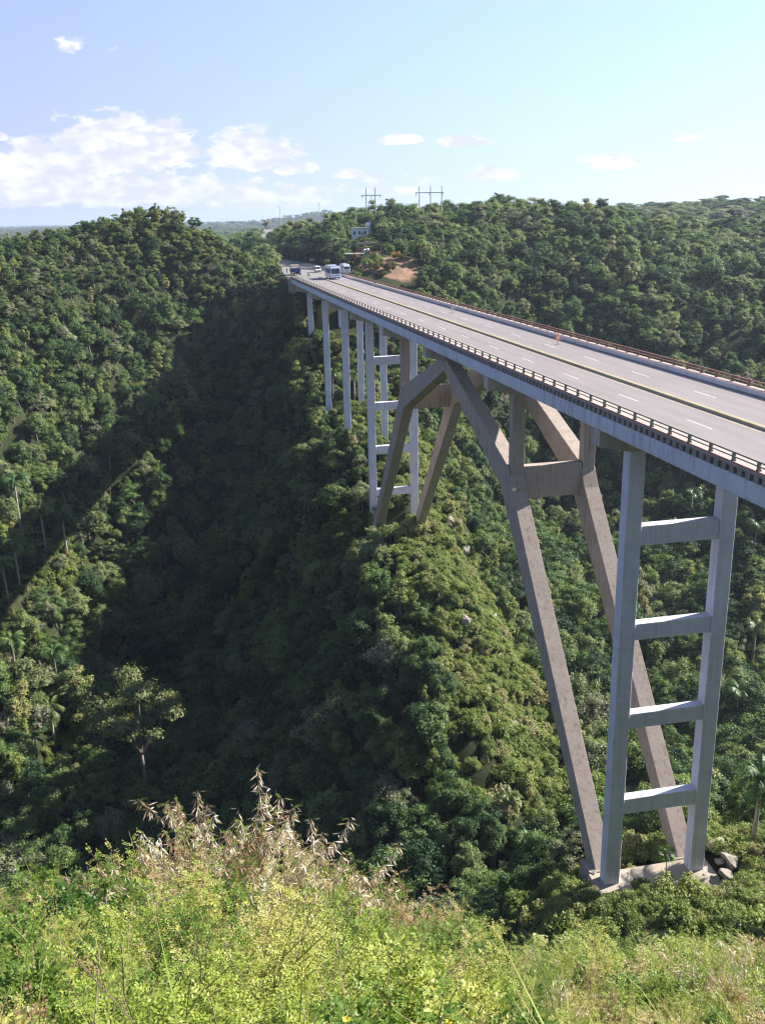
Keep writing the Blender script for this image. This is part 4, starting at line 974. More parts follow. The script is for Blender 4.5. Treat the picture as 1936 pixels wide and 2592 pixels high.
OC = [(1175, 1392, 1.8, 'pale rock outcrop on the spur just right of the far arch foot'), (1133, 1322, 1.3, 'small pale outcrop beside the right far arch leg'), (1288, 1832, 1.5, 'white rock face low on the spur edge left of the near arch leg'), (1292, 1805, 1.1, 'dark-edged rock above the white rock face on the spur edge'),
      (1238, 1560, 1.4, 'lichen-grey rock halfway down the spur edge'), (1262, 1668, 1.2, 'pale rock in the scrub on the lower spur edge'), (1172, 1575, 1.6, 'lavender-grey rock in the shadow below the spur crest'), (1205, 1480, 1.1, 'small rock on the spur crest among yellow scrub')]
for k, (px, py, sc, lab) in enumerate(OC):
    x, y, z = march(px, py, .8, 90); o = link('rock_outcrop', RM[(k + 2) % 5]); o.location = (x, y, z + .6); o.rotation_euler = (k * 1.1, k, k * 2.3); o.scale = (sc * 1.1, sc * .9, sc * 1.3)
    tag(o, lab, 'rock', 'rock outcrops on the spur')

# ---------------------------------------------------------------- vehicles and people on the road
def zroad(x, y): return sl(y, ROAD_Z) if y < 291 else float(road_z(y))
M['bodywhite'] = plain('white_vehicle_paint', (.72, .74, .78), .3, .04, 1, spec=.5)
M['bodyblue'] = plain('blue_vehicle_paint', (.10, .22, .48), .35, .08, 1, spec=.5)
M['navy'] = plain('navy_paint', (.02, .035, .22), .4, .1, 1)
M['glass'] = plain('dark_glass', (.03, .04, .055), .08, .1, 1, spec=.8)
M['rubber'] = plain('rubber', (.02, .02, .02), .85)
M['chrome'] = plain('light_metal', (.6, .6, .6), .3, .05, 1, metal=.8)
M['lamp'] = plain('lamp_glass', (.8, .78, .7), .15, .02, 1)
M['redlamp'] = plain('red_lamp', (.5, .02, .02), .25)
M['wood'] = plain('weathered_wood', (.34, .26, .18), .8, .3, 5)
M['black'] = plain('black_paint', (.02, .02, .022), .6)
M['skin'] = plain('skin', (.30, .17, .11), .6, .05)
M['cloth_dark'] = plain('dark_cloth', (.03, .035, .05), .9)
M['cloth_white'] = plain('white_cloth', (.7, .7, .7), .9)
M['jeans'] = plain('blue_cloth', (.06, .09, .18), .9)
M['hair'] = plain('black_hair', (.015, .012, .01), .7)
M['pink'] = plain('pink_stripe', (.70, .45, .50), .35)
def bob(mb, name, mt, par, bev=0., smooth=False): return mb.build(name, mt, par, smooth, bev)
def wheel(par, x, y, r, wd, dual=False):
    mb = MB(); mb.tube([(x - wd / 2, y, r), (x + wd / 2, y, r)], r, 18); wl = bob(mb, 'wheel', M['rubber'], par)
    mb = MB(); s_ = 1 if x > 0 else -1; xe = x + s_ * wd / 2; mb.tube([(xe - .02, y, r), (xe + .015, y, r)], r * .55, 14); bob(mb, 'rim', M['chrome'], wl)
def bus(x, y, L_, W_, H_, lab, name='coach', rz_=0.0, blue=True):
    e = empty(name, (x, y, zroad(x, y)), rz_); h = W_ / 2
    mb = MB()    # body: sides lean in towards the roof, front raked; nose at y 0
    pr = [(0.0, .38), (0.0, 1.25), (.12, 1.6), (.55, H_ - .25), (1.0, H_), (L_ - .35, H_), (L_ - .03, H_ - .3), (L_, .45)]
    vs = []
    for s_ in (-1, 1):
        for (yy, zz) in pr: vs.append((s_ * (h - (.16 * max(0, zz - 1.5) / (H_ - 1.5)) - (.08 if yy < .2 else 0)), yy, zz))
    n_ = len(pr); mb.add(vs, [tuple(range(n_)), tuple(range(2 * n_ - 1, n_ - 1, -1))] + [(i, i + n_, (i + 1) % n_ + n_, (i + 1) % n_) for i in range(n_)])
    bob(mb, 'body', M['bodywhite'], e, .05)
    mb = MB(); hx = lambda z: h - .16 * max(0, z - 1.5) / (H_ - 1.5)
    z0, z1 = 1.5, H_ - .62
    f0 = .12 + (z0 - 1.6 + .25) * .0; 
    yf = lambda z: .12 + (z - 1.6) * (.43 / (H_ - 1.85))
    mb.add([(-hx(z0) + .18, yf(z0) - .012, z0 + .1), (hx(z0) - .18, yf(z0) - .012, z0 + .1), (hx(z1) - .15, yf(z1) - .012, z1), (-hx(z1) + .15, yf(z1) - .012, z1)], [(0, 1, 2, 3)])
    bob(mb, 'windscreen', M['glass'], e)
    nw = max(3, int((L_ - 1.6) / 1.35)); wl_ = (L_ - 1.9) / nw
    for s_ in (-1, 1):
        for k in range(nw):
            ya_ = .95 + k * wl_ + .04; yb_ = ya_ + wl_ - .1; mb = MB()
            mb.add([(s_ * (hx(1.62) + .012), ya_, 1.62), (s_ * (hx(1.62) + .012), yb_, 1.62), (s_ * (hx(H_ - .75) + .012), yb_, H_ - .75), (s_ * (hx(H_ - .75) + .012), ya_, H_ - .75)], [(0, 1, 2, 3)])
            bob(mb, 'side_window', M['glass'], e)
        mb = MB(); mb.add([(s_ * (h + .012), .9, .85), (s_ * (h + .012), L_ - .3, .75), (s_ * (h + .012), L_ - .3, 1.25), (s_ * (h + .012), .9, 1.05)], [(0, 1, 2, 3)]); bob(mb, 'side_stripe', M['pink'] if blue else M['bodyblue'], e)
    mb = MB(); mb.box(-h + .22, h - .22, .9, L_ * .32, H_ - .01, H_ + .10); bob(mb, 'roof_pod', M['bodyblue'] if blue else M['bodywhite'], e, .04)
    mb = MB(); mb.box(-h + .3, h - .3, L_ * .5, L_ * .72, H_ - .01, H_ + .16); bob(mb, 'roof_pod', M['bodywhite'], e, .04)
    mb = MB(); mb.box(-h + .1, h - .1, -.06, .02, .36, .66); bob(mb, 'bumper', M['bodyblue'] if blue else M['chrome'], e, .03)
    mb = MB(); mb.box(-h + .35, h - .35, -.012, .01, 1.0, 1.14); bob(mb, 'grille', M['black'], e)
    for s_ in (-1, 1):
        mb = MB(); mb.ball((s_ * (h - .38), .01, .86), .13, 10, 6); bob(mb, 'headlight', M['lamp'], e)
        mb = MB(); mb.tube([(s_ * (h - .1), .25, H_ - .5), (s_ * (h + .28), .0, H_ - .6)], .03, 5); mb.box(s_ * (h + .2) - .09, s_ * (h + .2) + .13, -.08, .0, H_ - 1.05, H_ - .6); bob(mb, 'mirror', M['black'], e)
        mb = MB(); mb.box(s_ * (h - .25) - .1, s_ * (h - .25) + .1, L_ - .01, L_ + .015, .9, 1.2); bob(mb, 'tail_light', M['redlamp'], e)
        wheel(e, s_ * (h - .16), 2.3 if L_ > 8 else 1.1, .48 if L_ > 8 else .36, .28); wheel(e, s_ * (h - .16), L_ - 2.6 if L_ > 8 else L_ - 1.2, .48 if L_ > 8 else .36, .28)
    tag(e, lab, 'bus'); return e
bus(10.95, 273.2, 11.5, 2.9, 3.55, 'large white coach with blue roof front, driving onto the far end of the bridge')
bus(18.7, 299.5, 7.2, 2.1, 2.9, 'small white bus stopped at the roadside just right of the large coach', 'minibus', .05, False)

def van(x, y, lab):
    e = empty('van', (x, y, zroad(x, y))); 
    pr = [(0, .35), (0, .85), (.75, 1.08), (1.45, 1.85), (1.8, 1.95), (4.3, 1.95), (4.55, 1.1), (4.6, .4)]; mb = MB(); vs = []
    for s_ in (-1, 1):
        for yy, zz in pr: vs.append((s_ * (.88 - .14 * max(0, zz - 1.0)), yy, zz))
    n_ = len(pr); mb.add(vs, [tuple(range(n_)), tuple(range(2 * n_ - 1, n_ - 1, -1))] + [(i, i + n_, (i + 1) % n_ + n_, (i + 1) % n_) for i in range(n_)]); bob(mb, 'body', M['bodywhite'], e, .04)
    mb = MB(); mb.add([(-.74, .80, 1.13), (.74, .80, 1.13), (.66, 1.36, 1.78), (-.66, 1.36, 1.78)], [(0, 1, 2, 3)]); w_ = bob(mb, 'windscreen', M['glass'], e); w_.location = (0, -.03, .02)
    for s_ in (-1, 1):
        for a, c in ((1.35, 2.25), (2.4, 3.3), (3.42, 4.2)):
            mb = MB(); f = lambda z: s_ * (.88 - .14 * (z - 1.0) + .012); mb.add([(f(1.15), a - (.15 if a < 2 else 0), 1.15), (f(1.15), c, 1.15), (f(1.75), c, 1.75), (f(1.75), a + .15, 1.75)], [(0, 1, 2, 3)]); bob(mb, 'side_window', M['glass'], e)
        mb = MB(); mb.ball((s_ * .68, .02, .74), .11, 8, 5); bob(mb, 'headlight', M['lamp'], e)
        wheel(e, s_ * .78, .85, .32, .2); wheel(e, s_ * .78, 3.75, .32, .2)
    mb = MB(); mb.box(-.84, .84, -.07, .03, .33, .56); bob(mb, 'bumper', M['black'], e, .02)
    mb = MB(); mb.box(-.4, .4, -.012, .01, .62, .76); bob(mb, 'grille', M['black'], e)
    tag(e, lab, 'van')
van(12.2, 316.5, 'white minivan with dark windscreen following behind the large coach')

def truck(x, y):
    e = empty('truck', (x, y, zroad(x, y))); 
    mb = MB(); mb.box(-1.1, 1.1, .0, 8.0, .85, 1.05); bob(mb, 'chassis', M['black'], e)
    mb = MB(); mb.box(-1.25, 1.25, 2.4, 9.2, 1.05, 1.15); mb.box(-1.25, -1.2, 2.4, 9.2, 1.15, 1.75); mb.box(1.2, 1.25, 2.4, 9.2, 1.15, 1.75); mb.box(-1.2, 1.2, 9.15, 9.2, 1.15, 1.75); mb.box(-1.2, 1.2, 2.4, 2.45, 1.15, 1.75); bob(mb, 'cargo_bed', M['navy'], e)
    for yy in (2.6, 5.8, 9.0):
        for s_ in (-1, 1):
            mb = MB(); mb.box(s_ * 1.21 - .05, s_ * 1.21 + .05, yy - .06, yy + .06, 1.2, 2.85); bob(mb, 'rack_post', M['black'], e)
    mb = MB()
    for k in range(6): mb.box(-1.28 + k * .44, -1.28 + k * .44 + .36, 2.5, 9.1, 2.86, 2.93)
    bob(mb, 'rack_top', M['wood'], e)
    mb = MB(); mb.box(-.85, .6, 3.4, 6.0, 1.15, 1.7); bob(mb, 'load', M['cloth_white'], e, .1)
    mb = MB(); pr = [(0, .55), (0, 1.35), (.35, 2.15), (1.9, 2.2), (2.1, .6)]; mb.extr_x(pr, -1.12, 1.12); bob(mb, 'cab', M['navy'], e, .06)
    mb = MB(); mb.add([(-.95, .03, 1.42), (.95, .03, 1.42), (.9, .31, 2.05), (-.9, .31, 2.05)], [(0, 1, 2, 3)]); q = bob(mb, 'windscreen', M['glass'], e); q.location = (0, -.02, 0)
    for s_ in (-1, 1):
        mb = MB(); mb.box(s_ * 1.13 - .005, s_ * 1.13 + .005, .5, 1.5, 1.35, 2.0); bob(mb, 'side_window', M['glass'], e)
        mb = MB(); mb.ball((s_ * .85, .0, .95), .13, 8, 5); bob(mb, 'headlight', M['lamp'], e)
        for yy in (1.0, 6.6, 7.8): wheel(e, s_ * 1.0, yy, .5, .3)
    mb = MB(); mb.box(-1.15, 1.15, -.1, .0, .5, .75); bob(mb, 'bumper', M['black'], e, .02)
    tag(e, 'dark blue open truck with wooden rack parked left at the far bridge head', 'truck')
truck(3.6, 302.5)

def person(x, y, face, shirt, legs, lab, arm=.15):
    """one skinned figure standing on the road"""
    z = zroad(x, y); pts = []; ed = []; rad = []
    def J(p, r, par=None):
        pts.append(p); rad.append(r)
        if par is not None: ed.append((par, len(pts) - 1))
        return len(pts) - 1
    pel = J((0, 0, .93), .135); wa = J((0, 0, 1.08), .125, pel); ch = J((0, .01, 1.30), .155, wa); nk0 = J((0, 0, 1.46), .075, ch); nk = J((0, 0, 1.53), .055, nk0); hd = J((0, -.015, 1.62), .092, nk); tp = J((0, -.005, 1.70), .085, hd)
    for s_ in (-1, 1):
        sh = J((s_ * .17, 0, 1.42), .062, ch); elb = J((s_ * (.21 + arm * .4), .02, 1.14), .043, sh); wr = J((s_ * (.22 + arm), -.06, .90), .03, elb); J((s_ * (.225 + arm), -.08, .80), .032, wr)
        hp = J((s_ * .09, 0, .86), .095, pel); kn = J((s_ * .11, -.015, .48), .062, hp); an = J((s_ * .12, .02, .09), .042, kn); J((s_ * .13, -.13, .035), .036, an)
    me = bpy.data.meshes.new('person'); me.from_pydata(pts, ed, []); o = bpy.data.objects.new('person_src', me); C.objects.link(o)
    md = o.modifiers.new('s', 'SKIN'); 
    for i, r_ in enumerate(rad): me.skin_vertices[0].data[i].radius = (r_, r_ * .85)
    me.skin_vertices[0].data[0].use_root = True
    o.modifiers.new('d', 'SUBSURF').levels = 1
    dg = bpy.context.evaluated_depsgraph_get(); m2 = bpy.data.meshes.new_from_object(o.evaluated_get(dg)); bpy.data.objects.remove(o)
    m2.materials.clear()
    for mt in (M['skin'], shirt, legs, M['hair'], M['black']): m2.materials.append(mt)
    for p in m2.polygons:
        c = p.center; p.use_smooth = True
        p.material_index = 3 if (c.z > 1.66 or (c.z > 1.56 and c.y > .03)) else 4 if c.z < .08 else 2 if (c.z < .98 and abs(c.x) < .2) else 1 if (c.z < 1.49 and c.z > 1.12) or (abs(c.x) < .19 and c.z < 1.49) else 0
    q = link('person', m2); q.location = (x, y, z); q.rotation_euler = (0, 0, face)
    tag(q, lab, 'person')
person(2.2, 318.5, .6, M['cloth_dark'], M['cloth_dark'], 'person in dark clothes standing behind the parked blue truck', .05)
person(3.4, 319.5, -.8, M['cloth_white'], M['jeans'], 'person in a white shirt and blue trousers next to the one in dark clothes')

# warning triangles on stands along the deck
M['orange'] = plain('orange_red_reflector', (.75, .16, .06), .5, .1)
M['signgrey'] = plain('grey_sign_back', (.30, .29, .28), .6)
def tri_sign(x, y, lab, front=True, tall=1.0):
    e = empty('warning_sign', (x, y, zroad(x, y)), .35); e.scale = (tall,) * 3
    mb = MB(); mb.box(-.32, .32, -.12, .12, 0, .06); mb.box(-.03, .03, -.03, .03, .06, .55); bob(mb, 'stand', M['signgrey'], e)
    mb = MB(); mb.extr_y([(-.48, .5), (.48, .5), (0, 1.32)], -.015, .015); pl_ = bob(mb, 'triangle', M['orange'] if front else M['signgrey'], e)
    mb = MB(); mb.extr_y([(-.26, .64), (.26, .64), (0, 1.08)], -.022, -.016); bob(mb, 'inner_triangle', M['signgrey'] if not front else plain('sign_face', (.55, .42, .30), .6), pl_)
    tag(e, lab, 'sign', 'warning triangles standing along the deck')
tri_sign(12.99, 112.7, 'orange warning triangle on a stand, nearest of the signs along the right lane', True, 1.15)
tri_sign(12.86, 160.1, 'small warning sign on the right lane, second from the viewer', False, 1.15)
tri_sign(13.6, 231.5, 'small warning sign by the right kerb, nearest the coach', False, 1.2)
tri_sign(4.97, 286.1, 'small warning sign in the left lane by the parked truck', False, 1.3)

# ---------------------------------------------------------------- far bridge head: sign board, garden, house, poles
def board(x, y, lab):
    e = empty('sign_board', (x, y, -3.5), .1)
    for s_ in (-.6, .6):
        mb = MB(); mb.box(s_ - .04, s_ + .04, -.04, .04, -.3, 2.2); bob(mb, 'post', M['signgrey'], e)
    mb = MB(); mb.box(-.95, .95, -.09, -.04, .95, 2.2); bob(mb, 'panel', M['bodywhite'], e, .01)
    mb = MB(); mb.box(-.95, .95, -.1, -.091, 1.95, 2.2); bob(mb, 'panel_band', M['bodyblue'], e)
    tag(e, lab, 'sign')
board(20.8, 395, 'white board with a blue top on two posts at the roadside behind the white van')
def pole_frame(n_, px0, pxs, pyt, pyb, dst, arm, lab):
    x0 = CAM.x; xs = []
    for px in pxs:
        d = ray(px, pyb); t = dst / d.y; xs.append((CAM.x + d.x * t, dst))
    zt = CAM.z + ray(pxs[0], pyt).z * dst / ray(pxs[0], pyt).y
    e = empty('power_pylon', (xs[0][0], dst, gz(xs[0][0], dst))); z0 = e.location.z
    for (x, y) in xs:
        mb = MB(); mb.tube([(x - xs[0][0], 0, gz(x, y) - z0 - 1), (x - xs[0][0], 0, zt - z0)], [.28, .2], 8); bob(mb, 'pole', M['polegrey'], e)
    za = CAM.z + ray(pxs[0], arm[2]).z * dst / ray(pxs[0], arm[2]).y - z0
    xa, xb = [CAM.x + ray(p, pyt).x * dst / ray(p, pyt).y - xs[0][0] for p in arm[:2]]
    mb = MB(); mb.box(xa, xb, -.38, -.2, za - .16, za + .16); bob(mb, 'crossarm', M['polegrey'], e)
    for q in np.linspace(xa + .4, xb - .4, 3):
        mb = MB(); mb.tube([(q, -.3, za - .17), (q, -.3, za - .5), (q, -.3, za - 1.1)], [.1, .16, .1], 7); bob(mb, 'insulator', M['signgrey'], e)
    tag(e, lab, 'pylon')
M['polegrey'] = plain('pole_concrete', (.45, .44, .44), .8)
pole_frame(3, 0, (1062, 1090, 1118), 472, 585, 392, (1050, 1122, 488), 'three-legged power pylon of grey poles with one long crossarm on the hilltop')
pole_frame(2, 0, (928, 951), 475, 565, 430, (913, 964, 495), 'two-legged power pylon left of the three-legged one')
def single_pole(px, pyt, pyb, dst, lab, rad=.16):
    d = ray(px, pyb); x = CAM.x + d.x * dst / d.y; zt = CAM.z + ray(px, pyt).z * dst / ray(px, pyt).y; g0 = gz(x, dst)
    mb = MB(); mb.tube([(0, 0, -1), (0, 0, zt - g0)], [rad * 1.2, rad], 7); mb.box(-.9, .9, -.1, .1, zt - g0 - .8, zt - g0 - .65)
    o = mb.build('utility_pole', M['polegrey']); o.location = (x, dst, g0); tag(o, lab, 'pole')
single_pole(901, 530, 566, 405, 'short grey utility pole left of the two-legged pylon')
single_pole(986, 528, 566, 410, 'short grey utility pole between the two pylons')
single_pole(623, 574, 604, 560, 'dark utility pole beside the distant road left of the bridge head', .25)
single_pole(808, 512, 558, 640, 'thin distant mast on the skyline left of the house', .14)
single_pole(709, 522, 540, 900, 'faint tiny mast on the far skyline above the road', .2)

M['housewall'] = plain('whitewashed_wall', (.72, .73, .76), .8, .08, 1.5)
M['hroof'] = plain('house_roof', (.55, .52, .50), .8)
M['green'] = plain('green_paint', (.03, .12, .08), .6, .15)
M['redbrick'] = plain('terracotta', (.40, .20, .13), .85, .2)
def house():
    x, y = 37.8, 379.0; z = 6.3; e = empty('house', (x, y, z), -.12); e.scale = (.82, .9, 1)
    mb = MB(); mb.box(-4.0, 4.0, 0, 6, -2.5, 3.4); bob(mb, 'wall', M['housewall'], e)
    mb = MB(); mb.box(-4.4, 4.4, -.5, 6.4, 3.4, 3.75); bob(mb, 'roof', M['hroof'], e, .03)
    for xx in (-2.8, -.3, 2.2):
        mb = MB(); mb.box(xx - .55, xx + .55, -.06, .02, 1.2, 2.5); f_ = bob(mb, 'window', M['bodyblue'], e); mb = MB(); mb.box(xx - .42, xx + .42, -.08, -.06, 1.32, 2.38); bob(mb, 'pane', M['glass'], f_)
    mb = MB(); mb.box(.6, 1.4, -.06, .02, 0, 2.1); bob(mb, 'door', M['wood'], e)
    tag(e, 'small whitewashed flat-roofed house among bushes above the garden', 'house')
    mb = MB(); mb.tube([(0, 0, 0), (0, 0, 2.0), (0, 0, 2.35)], [1.15, 1.15, .35], 16); t_ = mb.build('water_tank', M['bodywhite'], None, True); t_.location = (x + 4.5, y + 6.5, z + 3.4); mb = MB(); mb.box(-.9, .9, -.9, .9, -6.5, 0); k = bob(mb, 'tank_stand', M['housewall'], t_)
    tag(t_, 'white round water tank behind the right corner of the whitewashed house', 'tank')
house()
def pergola():
    x, y = 33.6, 338; z = gz(x, y) + .3; e = empty('pergola', (x, y, z), .05); e.scale = (.85, .9, 1.1)
    # long arched frame with a slatted awning, then a smaller arch
    mb = MB(); pts = [(-5.8 + .9 * (1 - math.cos(t)), 0, 2.2 * math.sin(t)) for t in np.linspace(0, math.pi / 2, 6)] + [(4.2, 0, 2.3)]; mb.tube(pts, .13, 6); mb.tube([(4.2, 0, 2.3), (4.4, 0, -.6)], .13, 6); bob(mb, 'front_arch', M['rail'], e)
    mb = MB(); mb.tube([(4.4 + 2 - 2 * math.cos(t), 0, 2.2 * math.sin(t) + .2) for t in np.linspace(0, math.pi, 10)], .14, 6); bob(mb, 'side_arch', M['redbrick'], e)
    mb = MB()
    for k in range(19): mb.box(-4.7 + k * .47, -4.7 + k * .47 + .16, -.2, 5.5, 2.4 + .25 * math.sin(k * .9), 2.5 + .25 * math.sin(k * .9))
    for yy in (0, 2.7, 5.3): mb.box(-4.8, 4.4, yy, yy + .12, 2.1, 2.25)
    bob(mb, 'awning', M['signgrey'], e)
    for xx in (-4.6, -1.5, 1.5, 4.3):
        mb = MB(); mb.box(xx - .08, xx + .08, 5.1, 5.3, -1.5, 2.3); bob(mb, 'post', M['rail'], e)
    mb = MB(); mb.box(-4.2, 3.8, 3.0, 5.0, -.5, 1.1); bob(mb, 'counter', M['redbrick'], e)
    tag(e, 'open garden pergola with a curved frame and slatted awning below the house', 'pergola')
    mb = MB(); mb.add([(0, 0, 0), (1.2, 0, 0), (.6, 0, 2.4)], [(0, 1, 2)]); mb.add([(0, .1, 0), (.6, .1, 2.4), (1.2, .1, 0)], [(0, 1, 2)]); 
pergola()
def kiosk():
    x, y = 26.0, 326; z = gz(x, y) + .2; e = empty('shelter', (x, y, z), .12)
    mb = MB(); mb.box(-3.0, 3.0, 0, 1.6, -.6, 1.5); bob(mb, 'wall', M['green'], e, .05)
    mb = MB(); mb.hexa([(-3.3, -.3, 1.5), (3.3, -.3, 1.5), (3.3, 1.9, 1.75), (-3.3, 1.9, 1.75)], [(-3.3, -.3, 1.6), (3.3, -.3, 1.6), (3.3, 1.9, 1.85), (-3.3, 1.9, 1.85)]); bob(mb, 'roof', M['signgrey'], e)
    tag(e, 'low dark green flat-roofed shelter in the terraced garden', 'shelter')
    for k, (dx, lab) in enumerate(((3.7, 'white globe beside the green shelter, left one of the pair'), (4.8, 'white globe beside the green shelter, right one of the pair'))):
        mb = MB(); mb.ball((0, 0, .55), .55, 14, 8); mb.tube([(0, 0, -.6), (0, 0, .1)], .15, 8); o = mb.build('garden_globe', M['bodywhite'], None, True); o.location = (x + dx, y + 2.4, gz(x + dx, y + 2.4) + .9); tag(o, lab, 'globe')
kiosk()
# garden bushes
M['yflower'] = leaf_mat('yellow_flowering', [(0, (.10, .11, .02)), (.45, (.16, .16, .03)), (.6, (.50, .36, .03)), (1, (.55, .33, .05))], .2, .6, 3.0)
M['rflower'] = leaf_mat('bronze_foliage', [(0, (.07, .05, .02)), (.5, (.15, .08, .04)), (1, (.2, .13, .05))], .2, .6, 1.0)
gb = {}
for nm, mt, sd in (('y', M['yflower'], 51), ('r', M['rflower'], 52), ('g', M['scrub'], 53)):
    cm, cs, rs = crown_mesh('crown', sd, 1.7, 1.9, 1.1, 12, .6, 1500, .13, mt); gb[nm] = cm
GB = [(1003, 648, 'y', 1.1, 'yellow flowering bush in the middle of the red soil terrace'), (955, 675, 'y', 1.4, 'yellow flowering bush lowest in the garden'), (985, 677, 'r', 1.5, 'bronze-leaved bush right of the lowest yellow one'), (1020, 655, 'y', .8, 'orange flowering bush at the right end of the garden'),
      (900, 655, 'r', 1.4, 'reddish bush on the upper garden terrace'), (925, 668, 'g', 1.3, 'green bush between the red terrace and the yellow bush'), (945, 655, 'g', 1.5, 'round green bush in the middle of the garden'), (975, 632, 'g', 1.7, 'green bush under the side arch of the pergola'),
      (905, 682, 'y', .9, 'small yellow-green bush right of the small bus'), (870, 640, 'g', 1.2, 'green bush left of the green shelter'), (935, 645, 'r', 1.0, 'low bronze bush below the white globes'), (888, 668, 'g', .8, 'small green bush at the garden front'), (960, 660, 'g', 1.2, 'dark green bush above the lowest yellow one'), (825, 668, 'g', 1.2, 'pale round bush at the roadside left of the coach')]
for px, py, k, sc, lab in GB:
    x, y, z = march(px, py, 1.0 * sc, 200)
    e = empty('garden_bush', (x, y, z), px); e.scale = (sc,) * 3; link('crown', gb[k], e); tag(e, lab, 'bush', 'bushes in the garden by the bridge head')

g = np.random.default_rng(29); words = [a + ' ' + b_ for a in ('small', 'tiny', 'low', 'round', 'scrubby', 'sparse') for b_ in ('green', 'bronze', 'yellow', 'olive', 'reddish')]
for k in range(28):
    x, y = g.uniform(19.5, 43), g.uniform(295, 334); 
    if ((x - 31) / 13) ** 2 + ((y - 314) / 21) ** 2 > 1 or (23 < x < 30 and 322 < y < 330): continue
    kk = 'rgyg'[k % 4]; e = empty('garden_bush', (x, y, gz(x, y)), k); e.scale = (g.uniform(.35, .8),) * 3; link('crown', gb[kk], e)
    tag(e, words[k] + ' plant on the garden slope, ' + ('nearer the kerb' if y < 308 else 'below the green shelter' if x < 28 else 'below the pergola'), 'bush', 'bushes in the garden by the bridge head')

# ---------------------------------------------------------------- foreground thicket
def fmat(name, stops, trans=.35, rough=.45, patch=9.0): return leaf_mat(name, stops, trans, rough, patch)
M['fleaf'] = fmat('thicket_leaves', [(0, (.07, .14, .02)), (.25, (.15, .24, .035)), (.5, (.29, .36, .06)), (.7, (.40, .41, .11)), (.88, (.44, .34, .18)), (1, (.38, .23, .15))])
M['fleaf2'] = fmat('dark_leaves', [(0, (.045, .11, .02)), (.5, (.11, .19, .03)), (1, (.22, .27, .06))])
M['fgrass'] = fmat('tall_grass', [(0, (.16, .26, .04)), (.45, (.30, .38, .08)), (.75, (.44, .42, .14)), (1, (.50, .38, .22))], .3, .5, 1.5)
M['pod'] = fmat('dry_seed_pods', [(0, (.24, .12, .08)), (.3, (.42, .27, .20)), (.55, (.62, .50, .42)), (1, (.80, .73, .66))], .15, .5, 14.0)
M['stem'] = plain('thicket_stems', (.26, .20, .13), .8, .3, 12)
M['petal'] = plain('yellow_petals', (.80, .62, .03), .6, .1, 10)
def shrub_meshes(seed, H=1.2, stems=9, leafn=13, pairs=5, ll=.028, lw=.5, mt=None, pods=0, spread=.45, flowers=0, branch=True):
    g = np.random.default_rng(seed); sb = MB(); V = []; pV = []; fV = []
    def leaflet(dst, p, d, n_, L_, w_):
        s_ = np.cross(d, n_); s_ = s_ / (np.linalg.norm(s_) + 1e-9) * L_ * w_
        dst += [p, p + d * L_ * .5 + s_, p + d * L_, p + d * L_ * .5 - s_]
    for i in range(stems):
        a = g.uniform(0, 6.28); lean = g.uniform(.1, 1) * spread; hh_ = H * g.uniform(.65, 1.08); pts = []; p = np.array([g.normal() * .06, g.normal() * .06, -.15])
        n_ = 7
        for j in range(n_ + 1):
            t = j / n_; pts.append(p + np.array([math.cos(a) * lean * t ** 1.4 * hh_, math.sin(a) * lean * t ** 1.4 * hh_, t * (hh_ + .15)]) + g.normal(size=3) * .012)
        sb.tube(pts, [.009 * (1 - .75 * j / n_) for j in range(n_ + 1)], 4, False)
        tips = [(pts, hh_)]
        if branch:
            for q in range(3):
                j = g.integers(2, 6); a2 = a + g.uniform(-1.6, 1.6); L2 = hh_ * g.uniform(.25, .45)
                b2 = [pts[j] + np.array([math.cos(a2) * L2 * u * .7, math.sin(a2) * L2 * u * .7, L2 * u * .85]) for u in np.linspace(0, 1, 5)]
                sb.tube(b2, [.005, .004, .0035, .003, .002], 4, False); tips.append((b2, L2))
        for (tp, _) in tips:
            for k in range(leafn if tp is pts else leafn // 2):
                u = g.uniform(.22, 1) * (len(tp) - 1); j = min(int(u), len(tp) - 2); c = tp[j] + (tp[j + 1] - tp[j]) * (u - j)
                aa = g.uniform(0, 6.28); d = unit(np.array([math.cos(aa), math.sin(aa), g.uniform(-.2, .8)])); Lr = ll * pairs * .85
                side = unit(np.cross(d, [0, 0, 1])); up = np.cross(side, d)
                for m_ in range(pairs):
                    q = c + d * Lr * (m_ + 1) / pairs - np.array([0, 0, .25 * Lr * ((m_ + 1) / pairs) ** 2])
                    for s_ in (-1, 1):
                        dd = unit(side * s_ + d * .45 + g.normal(size=3) * .18); leaflet(V, q, dd, unit(up + g.normal(size=3) * .35), ll * g.uniform(.8, 1.2), lw * .5)
                leaflet(V, c + d * Lr, d, up, ll, lw * .5)
            if pods and g.uniform() < pods:
                for m_ in range(g.integers(28, 50)):
                    u = (1 - .5 * g.uniform() ** 1.5) * (len(tp) - 1); j = min(int(u), len(tp) - 2); c = tp[j] + (tp[j + 1] - tp[j]) * (u - j)
                    aa = g.uniform(0, 6.28); d = unit(np.array([math.cos(aa) * .75, math.sin(aa) * .75, g.uniform(-2.4, .05)])); leaflet(pV, c + d * .04 * g.uniform(), d, unit(g.normal(size=3)), g.uniform(.07, .14), .062)
            if flowers and g.uniform() < flowers:
                c = tp[-1]
                for m_ in range(5):
                    aa = m_ * 1.257; d = unit(np.array([math.cos(aa), math.sin(aa), .35])); leaflet(fV, c, d, np.array([0, 0, 1.]), .026, .42)
    mk = lambda nm, X, mt_: np_mesh(nm, np.array(X), np.arange(len(X)).reshape(-1, 4), mt_) if len(X) else None
    return [(n_, m_) for n_, m_ in (('foliage', mk('foliage', V, mt or M['fleaf'])), ('seed_pods', mk('seed_pods', pV, M['pod'])), ('blossom', mk('blossom', fV, M['petal'])), ('stems', sb.mesh('stems', M['stem']))) if m_]
